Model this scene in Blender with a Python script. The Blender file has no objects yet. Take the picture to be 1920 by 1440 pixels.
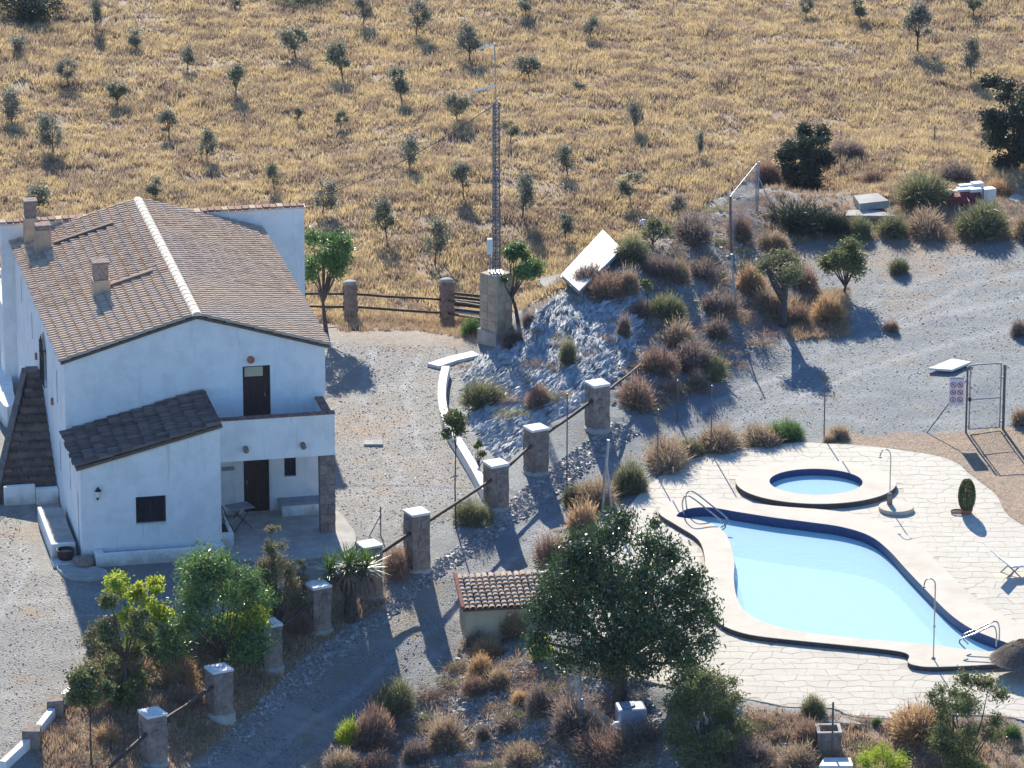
import bpy, math, random
import numpy as np
from mathutils import Vector, Matrix
from mathutils.geometry import tessellate_polygon
random.seed(7); RS = np.random.RandomState(11)
SC = bpy.context.scene; COL = SC.collection
R = math.radians
# ------------------------------------------------------------ camera, sky, sun, exposure
FPX = 9900.0; PITCH = R(18); DIST = 180.0
CAM = np.array([0, -DIST*math.cos(PITCH), DIST*math.sin(PITCH)])
FW = np.array([0, math.cos(PITCH), -math.sin(PITCH)]); UP = np.array([0, math.sin(PITCH), math.cos(PITCH)]); RT = np.array([1.0, 0, 0])
cd = bpy.data.cameras.new('camera'); cam = bpy.data.objects.new('camera', cd); COL.objects.link(cam)
cam.location = CAM; cam.rotation_euler = (R(90)-PITCH, 0, 0)
cd.sensor_width = 36; cd.lens = 36*FPX/1920; cd.clip_start = 5; cd.clip_end = 3000
SC.camera = cam
SUNV = Vector((-0.63, 4.19, 2.24)).normalized()
w = bpy.data.worlds.new('World'); SC.world = w; w.use_nodes = True
nt = w.node_tree; sky = nt.nodes.new('ShaderNodeTexSky'); sky.sky_type = 'NISHITA'; sky.sun_disc = False
sky.sun_elevation = math.asin(SUNV.z); sky.sun_rotation = math.atan2(SUNV.x, SUNV.y)
sky.air_density = 1.0; sky.dust_density = 0.1; sky.ozone_density = 8.0
bg = nt.nodes['Background']; bg.inputs[1].default_value = 0.125; nt.links.new(sky.outputs[0], bg.inputs[0])
sl = bpy.data.lights.new('sun', 'SUN'); sl.energy = 5.0; sl.angle = R(0.5); sl.color = (1.0, 0.905, 0.755)
sun = bpy.data.objects.new('sun', sl); COL.objects.link(sun); sun.rotation_euler = (-SUNV).to_track_quat('-Z', 'Y').to_euler()
SC.view_settings.view_transform = 'Standard'; SC.view_settings.look = 'None'
SC.view_settings.exposure = 0.86; SC.view_settings.gamma = 1

# ------------------------------------------------------------ measuring helpers (photo pixel -> point of the place)
def raydir(px, py): return FW + RT*(px-960)/FPX - UP*(py-720)/FPX
def un(px, py, z=0.0):
    d = raydir(px, py); return CAM + d*(z-CAM[2])/d[2]
def pj(x, y, z):
    vx, vy, vz = x-CAM[0], y-CAM[1], z-CAM[2]
    wd = vx*FW[0]+vy*FW[1]+vz*FW[2]
    return 960+FPX*vx/wd, 720-FPX*(vx*UP[0]+vy*UP[1]+vz*UP[2])/wd
def scale_at(p): return FPX/float((np.array(p)-CAM) @ FW)
def up_m(p, dpx):   # metres of height that dpx pixels show at p
    d = raydir(*[float(q) for q in pj(*p)]); px, py = pj(*p)
    d = raydir(px, py-dpx); t = (p[1]-CAM[1])/d[1]; return float((CAM+d*t)[2]-p[2])
def inpoly(X, Y, poly):
    c = np.zeros(np.shape(X), bool); n = len(poly)
    for i in range(n):
        x1, y1 = poly[i][:2]; x2, y2 = poly[(i+1) % n][:2]
        if y1 == y2: continue
        m = ((y1 > Y) != (y2 > Y)) & (X < (x2-x1)*(Y-y1)/(y2-y1)+x1); c ^= m
    return c
def polydist(X, Y, poly, closed=True):
    D = np.full(np.shape(X), 1e9); n = len(poly)
    for i in range(n if closed else n-1):
        x1, y1 = poly[i][:2]; x2, y2 = poly[(i+1) % n][:2]
        dx, dy = x2-x1, y2-y1; L = dx*dx+dy*dy+1e-12
        t = np.clip(((X-x1)*dx+(Y-y1)*dy)/L, 0, 1)
        D = np.minimum(D, np.hypot(X-x1-t*dx, Y-y1-t*dy))
    return D
TAB = RS.rand(256, 256)
def vn(x, y, o=0):
    x = np.asarray(x, float)+o*17.3; y = np.asarray(y, float)+o*9.1
    xi = np.floor(x).astype(int); yi = np.floor(y).astype(int); fx = x-xi; fy = y-yi
    fx = fx*fx*(3-2*fx); fy = fy*fy*(3-2*fy)
    a = TAB[xi & 255, yi & 255]; b = TAB[(xi+1) & 255, yi & 255]; c = TAB[xi & 255, (yi+1) & 255]; d = TAB[(xi+1) & 255, (yi+1) & 255]
    return (a*(1-fx)+b*fx)*(1-fy)+(c*(1-fx)+d*fx)*fy-0.5
def smooth_closed(pts, k=6):
    P = [np.array(p, float) for p in pts]; n = len(P); out = []
    for i in range(n):
        a, b, c, d = P[i-1], P[i], P[(i+1) % n], P[(i+2) % n]
        for j in range(k):
            t = j/k
            out.append(0.5*((2*b)+(c-a)*t+(2*a-5*b+4*c-d)*t*t+(3*b-a-3*c+d)*t**3))
    return out

# ------------------------------------------------------------ mesh helpers
def tag(o, label=None, cat=None, group=None, kind=None):
    if label: o['label'] = label
    if cat: o['category'] = cat
    if group: o['group'] = group
    if kind: o['kind'] = kind
    return o
def empty(name, loc, rz=0.0, **k):
    o = bpy.data.objects.new(name, None); COL.objects.link(o); o.location = [float(c) for c in loc]; o.rotation_euler = (0, 0, rz)
    o.empty_display_size = 0.3
    return tag(o, **k)
def link(name, me, parent=None, loc=(0, 0, 0), rz=0.0, **k):
    o = bpy.data.objects.new(name, me); COL.objects.link(o); o.location = [float(c) for c in loc]; o.rotation_euler = (0, 0, rz)
    if parent: o.parent = parent
    return tag(o, **k)
def np_mesh(name, V, F, mat=None, smooth=False, mats=None):
    V = np.ascontiguousarray(V, np.float32); F = np.ascontiguousarray(F, np.int32); k = F.shape[1]
    me = bpy.data.meshes.new(name); me.vertices.add(len(V)); me.vertices.foreach_set('co', V.ravel())
    me.loops.add(F.size); me.loops.foreach_set('vertex_index', F.ravel())
    me.polygons.add(len(F)); me.polygons.foreach_set('loop_start', np.arange(0, F.size, k, dtype=np.int32))
    me.polygons.foreach_set('use_smooth', np.full(len(F), smooth, bool))
    me.update(calc_edges=True)
    if mat: me.materials.append(mat)
    return me
class MB:
    def __init__(s): s.v = []; s.f = []
    def add(s, v, f):
        n = len(s.v); s.v += [tuple(float(c) for c in p) for p in v]; s.f += [tuple(i+n for i in q) for q in f]; return s
    def box(s, x0, x1, y0, y1, z0, z1, jit=0):
        v = [(x, y, z) for z in (z0, z1) for (x, y) in ((x0, y0), (x1, y0), (x1, y1), (x0, y1))]
        if jit: v = [tuple(c+random.uniform(-jit, jit) for c in p) for p in v]
        return s.add(v, [(3, 2, 1, 0), (4, 5, 6, 7), (0, 1, 5, 4), (1, 2, 6, 5), (2, 3, 7, 6), (3, 0, 4, 7)])
    def tube(s, path, r, n=8, caps=True):
        P = [Vector([float(c) for c in p]) for p in path]; rr = r if isinstance(r, (list, tuple)) else [r]*len(P); V = []; F = []
        prev = None
        for i, p in enumerate(P):
            t = (P[min(i+1, len(P)-1)]-P[max(i-1, 0)]).normalized()
            a = t.cross(Vector((0, 0, 1))) if prev is None else prev-t*prev.dot(t)
            if a.length < 1e-3: a = t.cross(Vector((1, 0, 0)))
            a.normalize(); prev = a; b = t.cross(a)
            for k in range(n):
                th = 2*math.pi*k/n; V.append(p+(a*math.cos(th)+b*math.sin(th))*rr[i])
        for i in range(len(P)-1):
            for k in range(n): F.append((i*n+k, i*n+(k+1) % n, (i+1)*n+(k+1) % n, (i+1)*n+k))
        if caps: F.append(tuple(range(n-1, -1, -1))); F.append(tuple((len(P)-1)*n+k for k in range(n)))
        return s.add(V, F)
    def prism(s, poly, z0, z1):   # poly: list of (x,y); convex or tessellated
        n = len(poly); V = [(p[0], p[1], z0) for p in poly]+[(p[0], p[1], z1) for p in poly]
        T = tessellate_polygon([[Vector((p[0], p[1], 0)) for p in poly]])
        F = [tuple(n+i for i in t) for t in T]+[tuple(reversed(t)) for t in T]
        F += [(i, (i+1) % n, n+(i+1) % n, n+i) for i in range(n)]
        return s.add(V, F)
    def lathe(s, prof, n=24, c=(0, 0, 0)):
        V = []; F = []
        for (r, z) in prof:
            for k in range(n): V.append((c[0]+r*math.cos(2*math.pi*k/n), c[1]+r*math.sin(2*math.pi*k/n), c[2]+z))
        for i in range(len(prof)-1):
            for k in range(n): F.append((i*n+k, i*n+(k+1) % n, (i+1)*n+(k+1) % n, (i+1)*n+k))
        F.append(tuple(range(n-1, -1, -1))); F.append(tuple((len(prof)-1)*n+k for k in range(n)))
        return s.add(V, F)
    def mesh(s, name, mat, smooth=False):
        me = bpy.data.meshes.new(name); me.from_pydata(s.v, [], s.f); me.update()
        if smooth: me.polygons.foreach_set('use_smooth', [True]*len(me.polygons))
        if mat: me.materials.append(mat)
        import bmesh
        b = bmesh.new(); b.from_mesh(me); bmesh.ops.recalc_face_normals(b, faces=b.faces); b.to_mesh(me); b.free()
        return me
    def build(s, name, mat, parent=None, smooth=False, bevel=0, loc=(0, 0, 0), rz=0, **k):
        o = link(name, s.mesh(name, mat, smooth), parent, loc, rz, **k)
        if bevel:
            m = o.modifiers.new('bevel', 'BEVEL'); m.width = bevel; m.segments = 2; m.limit_method = 'ANGLE'
        return o

# ------------------------------------------------------------ materials
def srgb(r, g, b): return tuple(((c/255)/12.92 if c/255 <= 0.04045 else ((c/255+0.055)/1.055)**2.4) for c in (r, g, b))
def mix(nt, a, b, fac, typ='MIX'):
    n = nt.nodes.new('ShaderNodeMix'); n.data_type = 'RGBA'; n.blend_type = typ
    for sock, v in ((n.inputs[0], fac), (n.inputs[6], a), (n.inputs[7], b)):
        if hasattr(v, 'links'): nt.links.new(v, sock)
        elif isinstance(v, (tuple, list)): sock.default_value = (*v[:3], 1)
        else: sock.default_value = v
    return n.outputs[2]
def noise(nt, scale, detail=4, rough=0.6, vec=None, kind='Fac', dist=0):
    n = nt.nodes.new('ShaderNodeTexNoise'); n.inputs['Scale'].default_value = scale; n.inputs['Detail'].default_value = detail
    n.inputs['Roughness'].default_value = rough; n.inputs['Distortion'].default_value = dist
    if vec is not None: nt.links.new(vec, n.inputs['Vector'])
    return n.outputs[kind]
def ramp(nt, fac, lo, hi):
    n = nt.nodes.new('ShaderNodeMapRange'); n.inputs[1].default_value = lo; n.inputs[2].default_value = hi; n.interpolation_type = 'SMOOTHSTEP'
    nt.links.new(fac, n.inputs[0]); return n.outputs[0]
def newmat(name):
    m = bpy.data.materials.new(name); m.use_nodes = True; nt = m.node_tree; b = nt.nodes['Principled BSDF']
    tc = nt.nodes.new('ShaderNodeTexCoord'); return m, nt, b, tc.outputs['Object']
def bump(nt, b, h, strength, dist):
    n = nt.nodes.new('ShaderNodeBump'); n.inputs['Strength'].default_value = strength; n.inputs['Distance'].default_value = dist
    nt.links.new(h, n.inputs['Height']); nt.links.new(n.outputs[0], b.inputs['Normal']); return n
def M(name, c1, c2=None, scale=3, rough=0.8, bmp=0.0, bscale=None, c3=None, s3=0.5, metal=0, lo=.35, hi=.65, perobj=0.0, spec=0.3):
    m, nt, b, vec = newmat(name)
    c2 = c2 or tuple(c*0.75 for c in c1)
    col = mix(nt, c1, c2, ramp(nt, noise(nt, scale, 6, .65, vec), lo, hi))
    if c3: col = mix(nt, col, c3, ramp(nt, noise(nt, s3, 3, .6, vec), .5, .72))
    if perobj:
        oi = nt.nodes.new('ShaderNodeObjectInfo'); mr = nt.nodes.new('ShaderNodeMapRange'); mr.inputs[3].default_value = 1-perobj; mr.inputs[4].default_value = 1+perobj*.6
        nt.links.new(oi.outputs['Random'], mr.inputs[0])
        hs = nt.nodes.new('ShaderNodeHueSaturation'); nt.links.new(mr.outputs[0], hs.inputs['Value']); nt.links.new(col, hs.inputs['Color']); col = hs.outputs[0]
    nt.links.new(col, b.inputs['Base Color']); b.inputs['Roughness'].default_value = rough; b.inputs['Metallic'].default_value = metal
    b.inputs['Specular IOR Level'].default_value = spec
    if bmp: bump(nt, b, noise(nt, bscale or scale*4, 6, .7, vec), 1.0, bmp)
    return m
def leafmat(name, c1, c2, c3=None, scale=1.2, trans=0.3, rough=0.55, spec=0.3):
    m, nt, b, vec = newmat(name)
    g = nt.nodes.new('ShaderNodeNewGeometry')
    col = mix(nt, c1, c2, ramp(nt, noise(nt, scale, 3, .6, g.outputs['Position']), .38, .62))
    if c3: col = mix(nt, col, c3, ramp(nt, noise(nt, scale*9, 2, .5, g.outputs['Position']), .52, .7))
    nt.links.new(col, b.inputs['Base Color']); b.inputs['Roughness'].default_value = rough; b.inputs['Specular IOR Level'].default_value = spec
    t = nt.nodes.new('ShaderNodeBsdfTranslucent'); nt.links.new(col, t.inputs[0])
    ms = nt.nodes.new('ShaderNodeMixShader'); ms.inputs[0].default_value = trans
    nt.links.new(b.outputs[0], ms.inputs[1]); nt.links.new(t.outputs[0], ms.inputs[2]); nt.links.new(ms.outputs[0], nt.nodes['Material Output'].inputs[0])
    return m

MAT = {}
MAT['white'] = M('whitewash', (.80, .80, .78), (.70, .70, .68), 1.1, .9, .012, 9, c3=(.62, .60, .56), s3=.45)
m_, nt_, b_, v_ = newmat('limewashed render'); g_ = nt_.nodes.new('ShaderNodeNewGeometry'); sx = nt_.nodes.new('ShaderNodeSeparateXYZ'); nt_.links.new(g_.outputs['Position'], sx.inputs[0])
mp_ = nt_.nodes.new('ShaderNodeMapping'); mp_.inputs['Scale'].default_value = (3.2, 3.2, .35); nt_.links.new(v_, mp_.inputs[0])
c_ = mix(nt_, (.86, .85, .82), (.76, .75, .72), ramp(nt_, noise(nt_, 1.3, 6, .7, v_), .4, .65)); c_ = mix(nt_, c_, (.66, .64, .60), ramp(nt_, noise(nt_, 1.1, 5, .7, mp_.outputs[0]), .56, .74))
ad = nt_.nodes.new('ShaderNodeMath'); ad.operation = 'MULTIPLY_ADD'; nt_.links.new(noise(nt_, 2.2, 5, .7, v_), ad.inputs[0]); ad.inputs[1].default_value = -1.1; nt_.links.new(sx.outputs[2], ad.inputs[2])
c_ = mix(nt_, (.50, .46, .40), c_, ramp(nt_, ad.outputs[0], -.62, -.12)); nt_.links.new(c_, b_.inputs['Base Color']); b_.inputs['Roughness'].default_value = .9; bump(nt_, b_, noise(nt_, 7, 8, .75, v_), 1.0, .02); MAT['white'] = m_
MAT['white2'] = M('white paint', (.82, .81, .78), (.70, .68, .64), 3, .7, .004)
MAT['concrete'] = M('concrete', (.46, .44, .40), (.34, .33, .30), 2, .9, .006)
MAT['tile'] = M('roof tile clay', (.60, .44, .30), (.40, .27, .18), 2.2, .85, .006, 20, c3=(.66, .54, .41), s3=7, perobj=.12)
MAT['tiledk'] = M('weathered roof tile', (.22, .145, .115), (.13, .09, .08), 2.5, .85, .006, 20, c3=(.22, .17, .14), s3=5, perobj=.35)
MAT['tilebed'] = M('gap-shaded roof bed', (.17, .11, .08), (.11, .075, .06), 4, .9, .01)  # bed colour darkened so the gaps between tiles read as shaded relief
MAT['cream'] = M('lime ridge', (.74, .68, .56), (.62, .55, .44), 3, .85, .005)
MAT['brick'] = M('brick', (.29, .15, .11), (.20, .11, .09), 6, .85, .004, perobj=.3)
MAT['stone'] = M('masonry stone', (.33, .265, .225), (.20, .16, .145), 5.5, .9, .05, 7, c3=(.38, .28, .21), s3=1.7, perobj=.2)
MAT['stonelt'] = M('sandy masonry', (.56, .44, .30), (.42, .33, .25), 3.0, .9, .03, 9, c3=(.40, .36, .33), s3=1.2, perobj=.15)
MAT['log'] = M('dark timber rail', (.10, .065, .05), (.05, .035, .03), 6, .7, .006, perobj=.2)
MAT['steel'] = M('galvanised steel', (.42, .43, .45), (.30, .31, .33), 8, .45, 0, metal=.6)
MAT['mast'] = M('weathered mast steel', (.20, .205, .22), (.13, .13, .145), 8, .6, 0, metal=.2)
MAT['chrome'] = M('stainless tube', (.50, .50, .50), (.40, .40, .42), 8, .25, 0, metal=.9)
MAT['rust'] = M('old steel post', (.20, .17, .15), (.12, .10, .10), 9, .7, 0, metal=.3)
MAT['darkwood'] = M('dark wood', (.06, .025, .02), (.035, .015, .014), 4, .6)
MAT['blackmetal'] = M('black iron', (.02, .02, .022), (.03, .03, .03), 5, .5)
MAT['glass'] = M('dark window glass', (.012, .014, .02), (.02, .02, .03), 3, .08, spec=.6)
MAT['grey'] = M('grey paint', (.32, .34, .37), (.24, .25, .28), 3, .7)
MAT['terra'] = M('terracotta', (.45, .16, .09), (.33, .12, .08), 4, .8)
MAT['straw'] = M('old straw thatch', (.30, .25, .20), (.07, .055, .05), 22, .9, .03, 40)
MAT['bark'] = M('bark', (.11, .085, .07), (.06, .045, .04), 8, .95, .01)
MAT['deadwood'] = M('grey bark', (.12, .10, .09), (.07, .06, .06), 8, .95, .01)
MAT['creamwall'] = M('cream render', (.60, .50, .34), (.50, .41, .29), 2, .9, .008)
MAT['coping'] = M('smooth pool coping', (.57, .525, .44), (.52, .475, .395), 1.4, .8, .006, 20, c3=(.47, .425, .35), s3=.6)
MAT['copshade'] = M('shade-dark coping edge', (.11, .085, .08), (.07, .055, .055), 6, .9, .01)  # coping side coloured dark to stand in for the shade on it
MAT['flag'] = M('stamped cream paving', (.54, .51, .435), (.49, .46, .385), 1.6, .8, .014, 9, c3=(.47, .44, .38), s3=.35, perobj=.05)
MAT['joint'] = M('paving joint', (.485, .455, .385), (.44, .41, .345), 5, .9)
MAT['poolwall'] = M('pool tile band', (.045, .075, .19), (.03, .05, .14), 12, .4)
MAT['poolfloor'] = M('pool lining', (.68, .91, .96), (.62, .88, .95), 1.0, .5)
MAT['redbox'] = M('stacked bricks', (.28, .07, .08), (.20, .05, .08), 5, .8, .004, perobj=.25)
MAT['paper'] = M('sign board', (.70, .66, .68), (.66, .62, .64), 3, .6)
MAT['red'] = M('sign red', (.45, .05, .06), (.4, .04, .05), 3, .6)
MAT['pink'] = M('pale lilac plastic', (.78, .66, .76), (.70, .60, .70), 3, .6)
MAT['tank'] = M('blue grey tank', (.30, .36, .46), (.24, .29, .38), 3, .5)
# foliage
MAT['olive'] = leafmat('olive leaves', (.22, .24, .17), (.15, .17, .12), (.32, .33, .25), 1.5, .42)
MAT['olive2'] = leafmat('grey green leaves', (.25, .25, .19), (.17, .18, .14), (.35, .35, .28), 1.5, .42)
MAT['bigleaf'] = leafmat('dark carob leaves', (.055, .11, .03), (.027, .058, .02), (.15, .21, .06), 1.0, .28, .3, .7)
MAT['green'] = leafmat('green leaves', (.14, .25, .07), (.08, .17, .055), (.30, .38, .12), 1.2, .42, .4, .5)
MAT['lime'] = leafmat('yellow green leaves', (.44, .50, .05), (.26, .38, .045), (.58, .56, .08), 1.4, .5)
MAT['yolive'] = leafmat('yellow olive leaves', (.17, .20, .07), (.11, .14, .055), (.28, .26, .10), 1.5, .38)
MAT['conif'] = leafmat('dry conifer', (.24, .22, .11), (.15, .15, .08), (.32, .27, .15), 1.6, .35)
MAT['darkbush'] = leafmat('dark evergreen', (.055, .075, .05), (.035, .05, .04), (.10, .12, .07), 1.4, .28)
MAT['dry'] = leafmat('dry tan twigs', (.46, .35, .23), (.32, .23, .17), (.60, .48, .33), 1.6, .4)
MAT['dryred'] = leafmat('dry reddish twigs', (.38, .25, .18), (.27, .18, .15), (.50, .37, .26), 1.6, .4)
MAT['dryor'] = leafmat('dry orange twigs', (.56, .38, .21), (.42, .27, .15), (.68, .51, .30), 1.6, .45)
MAT['drypur'] = leafmat('dry grey brown twigs', (.30, .235, .20), (.21, .165, .15), (.44, .35, .28), 1.6, .4)
MAT['drygrn'] = leafmat('dusty green twigs', (.24, .25, .12), (.17, .17, .10), (.40, .38, .20), 1.6, .4)
MAT['grassfield'] = leafmat('dry field grass', (.66, .52, .29), (.36, .265, .195), (.76, .65, .41), .95, .42, .8)
MAT['grassbed'] = leafmat('dry garden grass', (.56, .42, .27), (.42, .29, .20), (.66, .54, .36), .8, .35, .8)
MAT['yucca'] = leafmat('yucca blades', (.16, .26, .05), (.08, .16, .05), (.30, .36, .10), 3, .3, .35, .5)

# ------------------------------------------------------------ ground heights
DECKPX = [(1150, 1010), (1172, 960), (1205, 920), (1240, 890), (1300, 858), (1400, 840), (1500, 829), (1545, 831), (1620, 835), (1700, 845), (1760, 855), (1795, 868), (1815, 886), (1840, 905), (1870, 930), (1885, 960), (1920, 985), (1990, 1010), (2100, 1040), (2100, 1400), (1985, 1372), (1900, 1345), (1800, 1340), (1700, 1347), (1600, 1342), (1560, 1327), (1480, 1325), (1440, 1318), (1400, 1310), (1300, 1295), (1230, 1280), (1160, 1250), (1110, 1150), (1115, 1070)]
DECK = [tuple(p[:2]) for p in smooth_closed([un(*q) for q in DECKPX], 3)]
# house frame
HA = R(11.8); HO = np.array([-13.964, -14.468, 0.0])
HX = np.array([math.cos(HA), math.sin(HA), 0]); HY = np.array([-math.sin(HA), math.cos(HA), 0])
HL = [(-1.5, -4.2), (8.6, -3.6), (8.6, 13), (10.2, 13.2), (10.2, 19.5), (-1.2, 19.5), (-1.2, 13)]
HPOLY = [tuple((HO+HX*a+HY*b)[:2]) for a, b in HL]
CP = [  # px, py, z
 (60, 900, 0), (60, 1000, 0), (60, 1200, -.2), (40, 1400, -.5), (-300, 1000, 0), (-300, 1400, -.5), (-200, 700, 0), (150, 1150, -.1), (300, 1120, -.1), (450, 1080, -.1), (620, 1030, 0),
 (640, 700, 0), (640, 850, 0), (740, 900, 0), (740, 700, 0), (700, 620, 0), (850, 640, .1), (820, 780, 0), (800, 900, 0), (680, 980, 0), (300, 800, 0), (300, 950, 0), (300, 600, 0), (100, 500, 0),
 (1120, 800, .55), (1005, 882, .2), (930, 948, 0), (782, 1065, -.2), (693, 1112, -.35), (597, 1178, -.5), (505, 1250, -.7), (412, 1338, -.9), (288, 1425, -1.1),
 (870, 930, 0), (730, 1040, -.1), (640, 1110, -.3), (520, 1200, -.45), (400, 1260, -.5), (250, 1280, -.4), (200, 1380, -.75), (300, 1370, -.9), (130, 1430, -.8),
 (1040, 985, -.3), (945, 1065, -.65), (825, 1200, -1.0), (740, 1270, -1.35), (640, 1330, -1.6), (500, 1430, -2.0), (1180, 870, -.02), (1100, 920, -.12), (1000, 1080, -.6), (900, 1150, -.9),
 (1250, 790, .1), (1400, 770, .08), (1400, 700, .25), (1560, 740, .1), (1700, 700, .2), (1850, 750, .1), (1700, 600, .45), (1850, 560, .55), (1600, 520, .7), (1800, 480, .8), (2000, 500, .8), (2000, 760, .1), (1950, 900, 0),
 (1500, 650, .4), (1600, 430, 1.0), (1800, 420, .9), (1950, 420, .8), (1600, 360, .7), (1800, 340, .6), (1560, 300, .2), (1950, 300, .2),
 (870, 690, .05), (880, 760, .1), (905, 840, .1), (950, 880, .15), (1090, 780, .7), (1180, 780, .5), (960, 632, .6), (935, 655, .25),
 (1000, 575, 1.5), (1075, 520, 2.2), (1160, 470, 2.7), (1250, 430, 2.5), (1350, 400, 2.0), (1420, 360, 1.4), (1450, 470, 1.3), (1500, 450, 1.1),
 (1400, 600, .9), (1300, 560, 1.7), (1250, 650, 1.2), (1200, 600, 1.7), (1150, 650, 1.4), (1050, 680, 1.1), (1000, 720, .8), (1350, 680, .6), (1220, 730, .7), (1480, 600, .6), (1080, 600, 1.8), (1350, 500, 1.8),
 (870, 1220, -1.3), (940, 1250, -1.1), (1060, 1200, -.3), (1100, 1100, -.15), (1100, 1000, -.15), (1080, 1250, -.6), (800, 1330, -1.7), (900, 1350, -1.6), (1050, 1350, -1.2), (1180, 1340, -.9), (720, 1440, -2.2), (900, 1440, -2.1), (1150, 1430, -1.5), (1300, 1380, -.5), (1300, 1440, -.9),
 (1450, 1380, -.15), (1600, 1400, -.2), (1750, 1390, -.12), (1500, 1440, -.4), (1900, 1420, -.25), (2000, 1440, -.3), (1250, 1300, -.1)]
CW = [tuple(un(a, b, z)[:2])+(z,) for a, b, z in CP]
for a, b, z, dy in [(1000, 575, 1.5, 3.5), (1075, 520, 2.2, 4.5), (1160, 470, 2.7, 6), (1250, 430, 2.5, 6), (1350, 400, 2.0, 6), (1420, 360, 1.4, 5)]:
    p = un(a, b, z); CW.append((p[0]-.8, p[1]+dy, -.3))
for x in np.arange(-40, 41, 13): 
    for y in (22, 34, 48, 64): CW.append((x, y, -.35+.25*math.sin(x*.3+y)))
for x in (-50, 0, 50): CW += [(x, 90, -.3), (x, -48, -2.2 if x < 20 else -1)]
CW = np.array(CW)
def _phi(d): return np.sqrt(d*d+0.8)
_n = len(CW); _A = np.zeros((_n+3, _n+3)); _A[:_n, :_n] = _phi(np.hypot(CW[:, None, 0]-CW[None, :, 0], CW[:, None, 1]-CW[None, :, 1]))
_A[:_n, _n] = _A[_n, :_n] = 1; _A[:_n, _n+1] = _A[_n+1, :_n] = CW[:, 0]; _A[:_n, _n+2] = _A[_n+2, :_n] = CW[:, 1]
_W = np.linalg.solve(_A+np.diag([-1e-2]*_n+[0]*3), np.append(CW[:, 2], [0, 0, 0]))
ROCKPX = [(868, 700), (900, 668), (950, 640), (1000, 590), (1060, 545), (1165, 525), (1215, 570), (1190, 640), (1160, 705), (1110, 750), (1010, 805), (945, 872), (905, 835), (872, 770)]
def Hbase(X, Y):
    X = np.asarray(X, float); Y = np.asarray(Y, float); sh = X.shape; x = X.ravel(); y = Y.ravel(); out = np.zeros(len(x))
    xc = np.clip(x, -48, 48); yc = np.clip(y, -46, 88)
    for i in range(0, len(x), 20000):
        s = slice(i, i+20000)
        out[s] = _phi(np.hypot(xc[s, None]-CW[None, :, 0], yc[s, None]-CW[None, :, 1])) @ _W[:_n]+_W[_n]+xc[s]*_W[_n+1]+yc[s]*_W[_n+2]
    return out.reshape(sh)
def H(X, Y, fine=True):
    X = np.asarray(X, float); Y = np.asarray(Y, float); z = Hbase(X, Y)
    px, py = pj(X, Y, z)
    rough = 0.035*(vn(X*1.1, Y*1.1, 1)+.6*vn(X*2.7, Y*2.7, 2))
    fieldw = np.clip((Y-14)/5, 0, 1); rough = rough+fieldw*0.22*(vn(X*.35, Y*.35, 3))+fieldw*.10*vn(X*1.3, Y*1.3, 4)
    if fine:
        bank = np.clip(1-polydist(px, py, [(900, 1300), (1080, 1200), (1050, 1400)])/60, 0, 1)
        bank = np.maximum(bank, inpoly(px, py, [(640, 1440), (880, 1230), (1000, 1130), (1160, 1250), (1250, 1300), (1250, 1500), (640, 1500)])*1.0)
        bank = np.maximum(bank, inpoly(px, py, [(1050, 560), (1180, 440), (1440, 340), (1500, 480), (1440, 650), (1240, 780), (1100, 800)])*1.0)
        rough = rough+bank*.16*(vn(X*1.6, Y*1.6, 5)+.6*vn(X*4, Y*4, 6))
        rk = np.where(inpoly(px, py, ROCKPX), 1.0, 0.0)*np.clip(polydist(px, py, ROCKPX)/14, 0, 1)
        s = X*.45-Y*.9; t = X*.9+Y*.45     # t runs across the strata
        s = s+.5*vn(X*.6, Y*.6, 7)
        rg = .30*(.5-np.abs(vn(t*2.2+.7*s, s*.55, 8))*2)+.17*(.5-np.abs(vn(t*5+.9*s, s*1.3, 9))*2)+.10*vn(t*9, s*4, 10)
        rough = rough+rk*rg*.8
    z = z+rough
    dd = polydist(X, Y, DECK); ins = inpoly(X, Y, DECK)
    a = np.clip(1-dd/.8, 0, 1); z = z*(1-a)+(-.035)*a
    z = np.where(ins, np.where(dd > .25, -2.6, -.12), z)
    hd = np.where(inpoly(X, Y, HPOLY), 0, polydist(X, Y, HPOLY)); a = np.clip(1-hd/1.2, 0, 1); z = z*(1-a)+(-.01)*a
    return z
def gp(px, py):   # where the sight line meets the ground
    d = raydir(px, py); t = np.arange(120, 300, .4); P = CAM[None]+d[None]*t[:, None]
    for _ in range(2):
        P = CAM[None]+d[None]*t[:, None]; below = P[:, 2] < H(P[:, 0], P[:, 1], False)
        i = int(np.argmax(below)) if below.any() else len(t)-1
        t = np.linspace(t[max(i-1, 0)], t[i], 12)
    p = CAM+d*t[-1]; return np.array([p[0], p[1], float(H(np.array([p[0]]), np.array([p[1]]))[0])])
def ln(a, b, st): return list(np.arange(a, b, st))
xs = [-700, -400, -200, -110, -70, -50, -38]+ln(-30, -24, .5)+ln(-24, 24, .125)+ln(24, 30, .5)+[30, 38, 50, 70, 110, 200, 400, 700]
ys = [-300, -160, -90, -60, -48, -42]+ln(-38, 14, .14)+ln(14, 60, .28)+[60, 64, 70, 80, 95, 130, 200, 350, 700]
GX, GY = np.meshgrid(np.array(xs, float), np.array(ys, float)); GZ = H(GX, GY)
PX, PY = pj(GX, GY, GZ)
nx, ny = len(xs), len(ys); idx = np.arange(nx*ny).reshape(ny, nx)
F = np.stack([idx[:-1, :-1], idx[:-1, 1:], idx[1:, 1:], idx[1:, :-1]], -1).reshape(-1, 4)
gme = np_mesh('ground', np.stack([GX, GY, GZ], -1).reshape(-1, 3), F, None, True)
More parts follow.
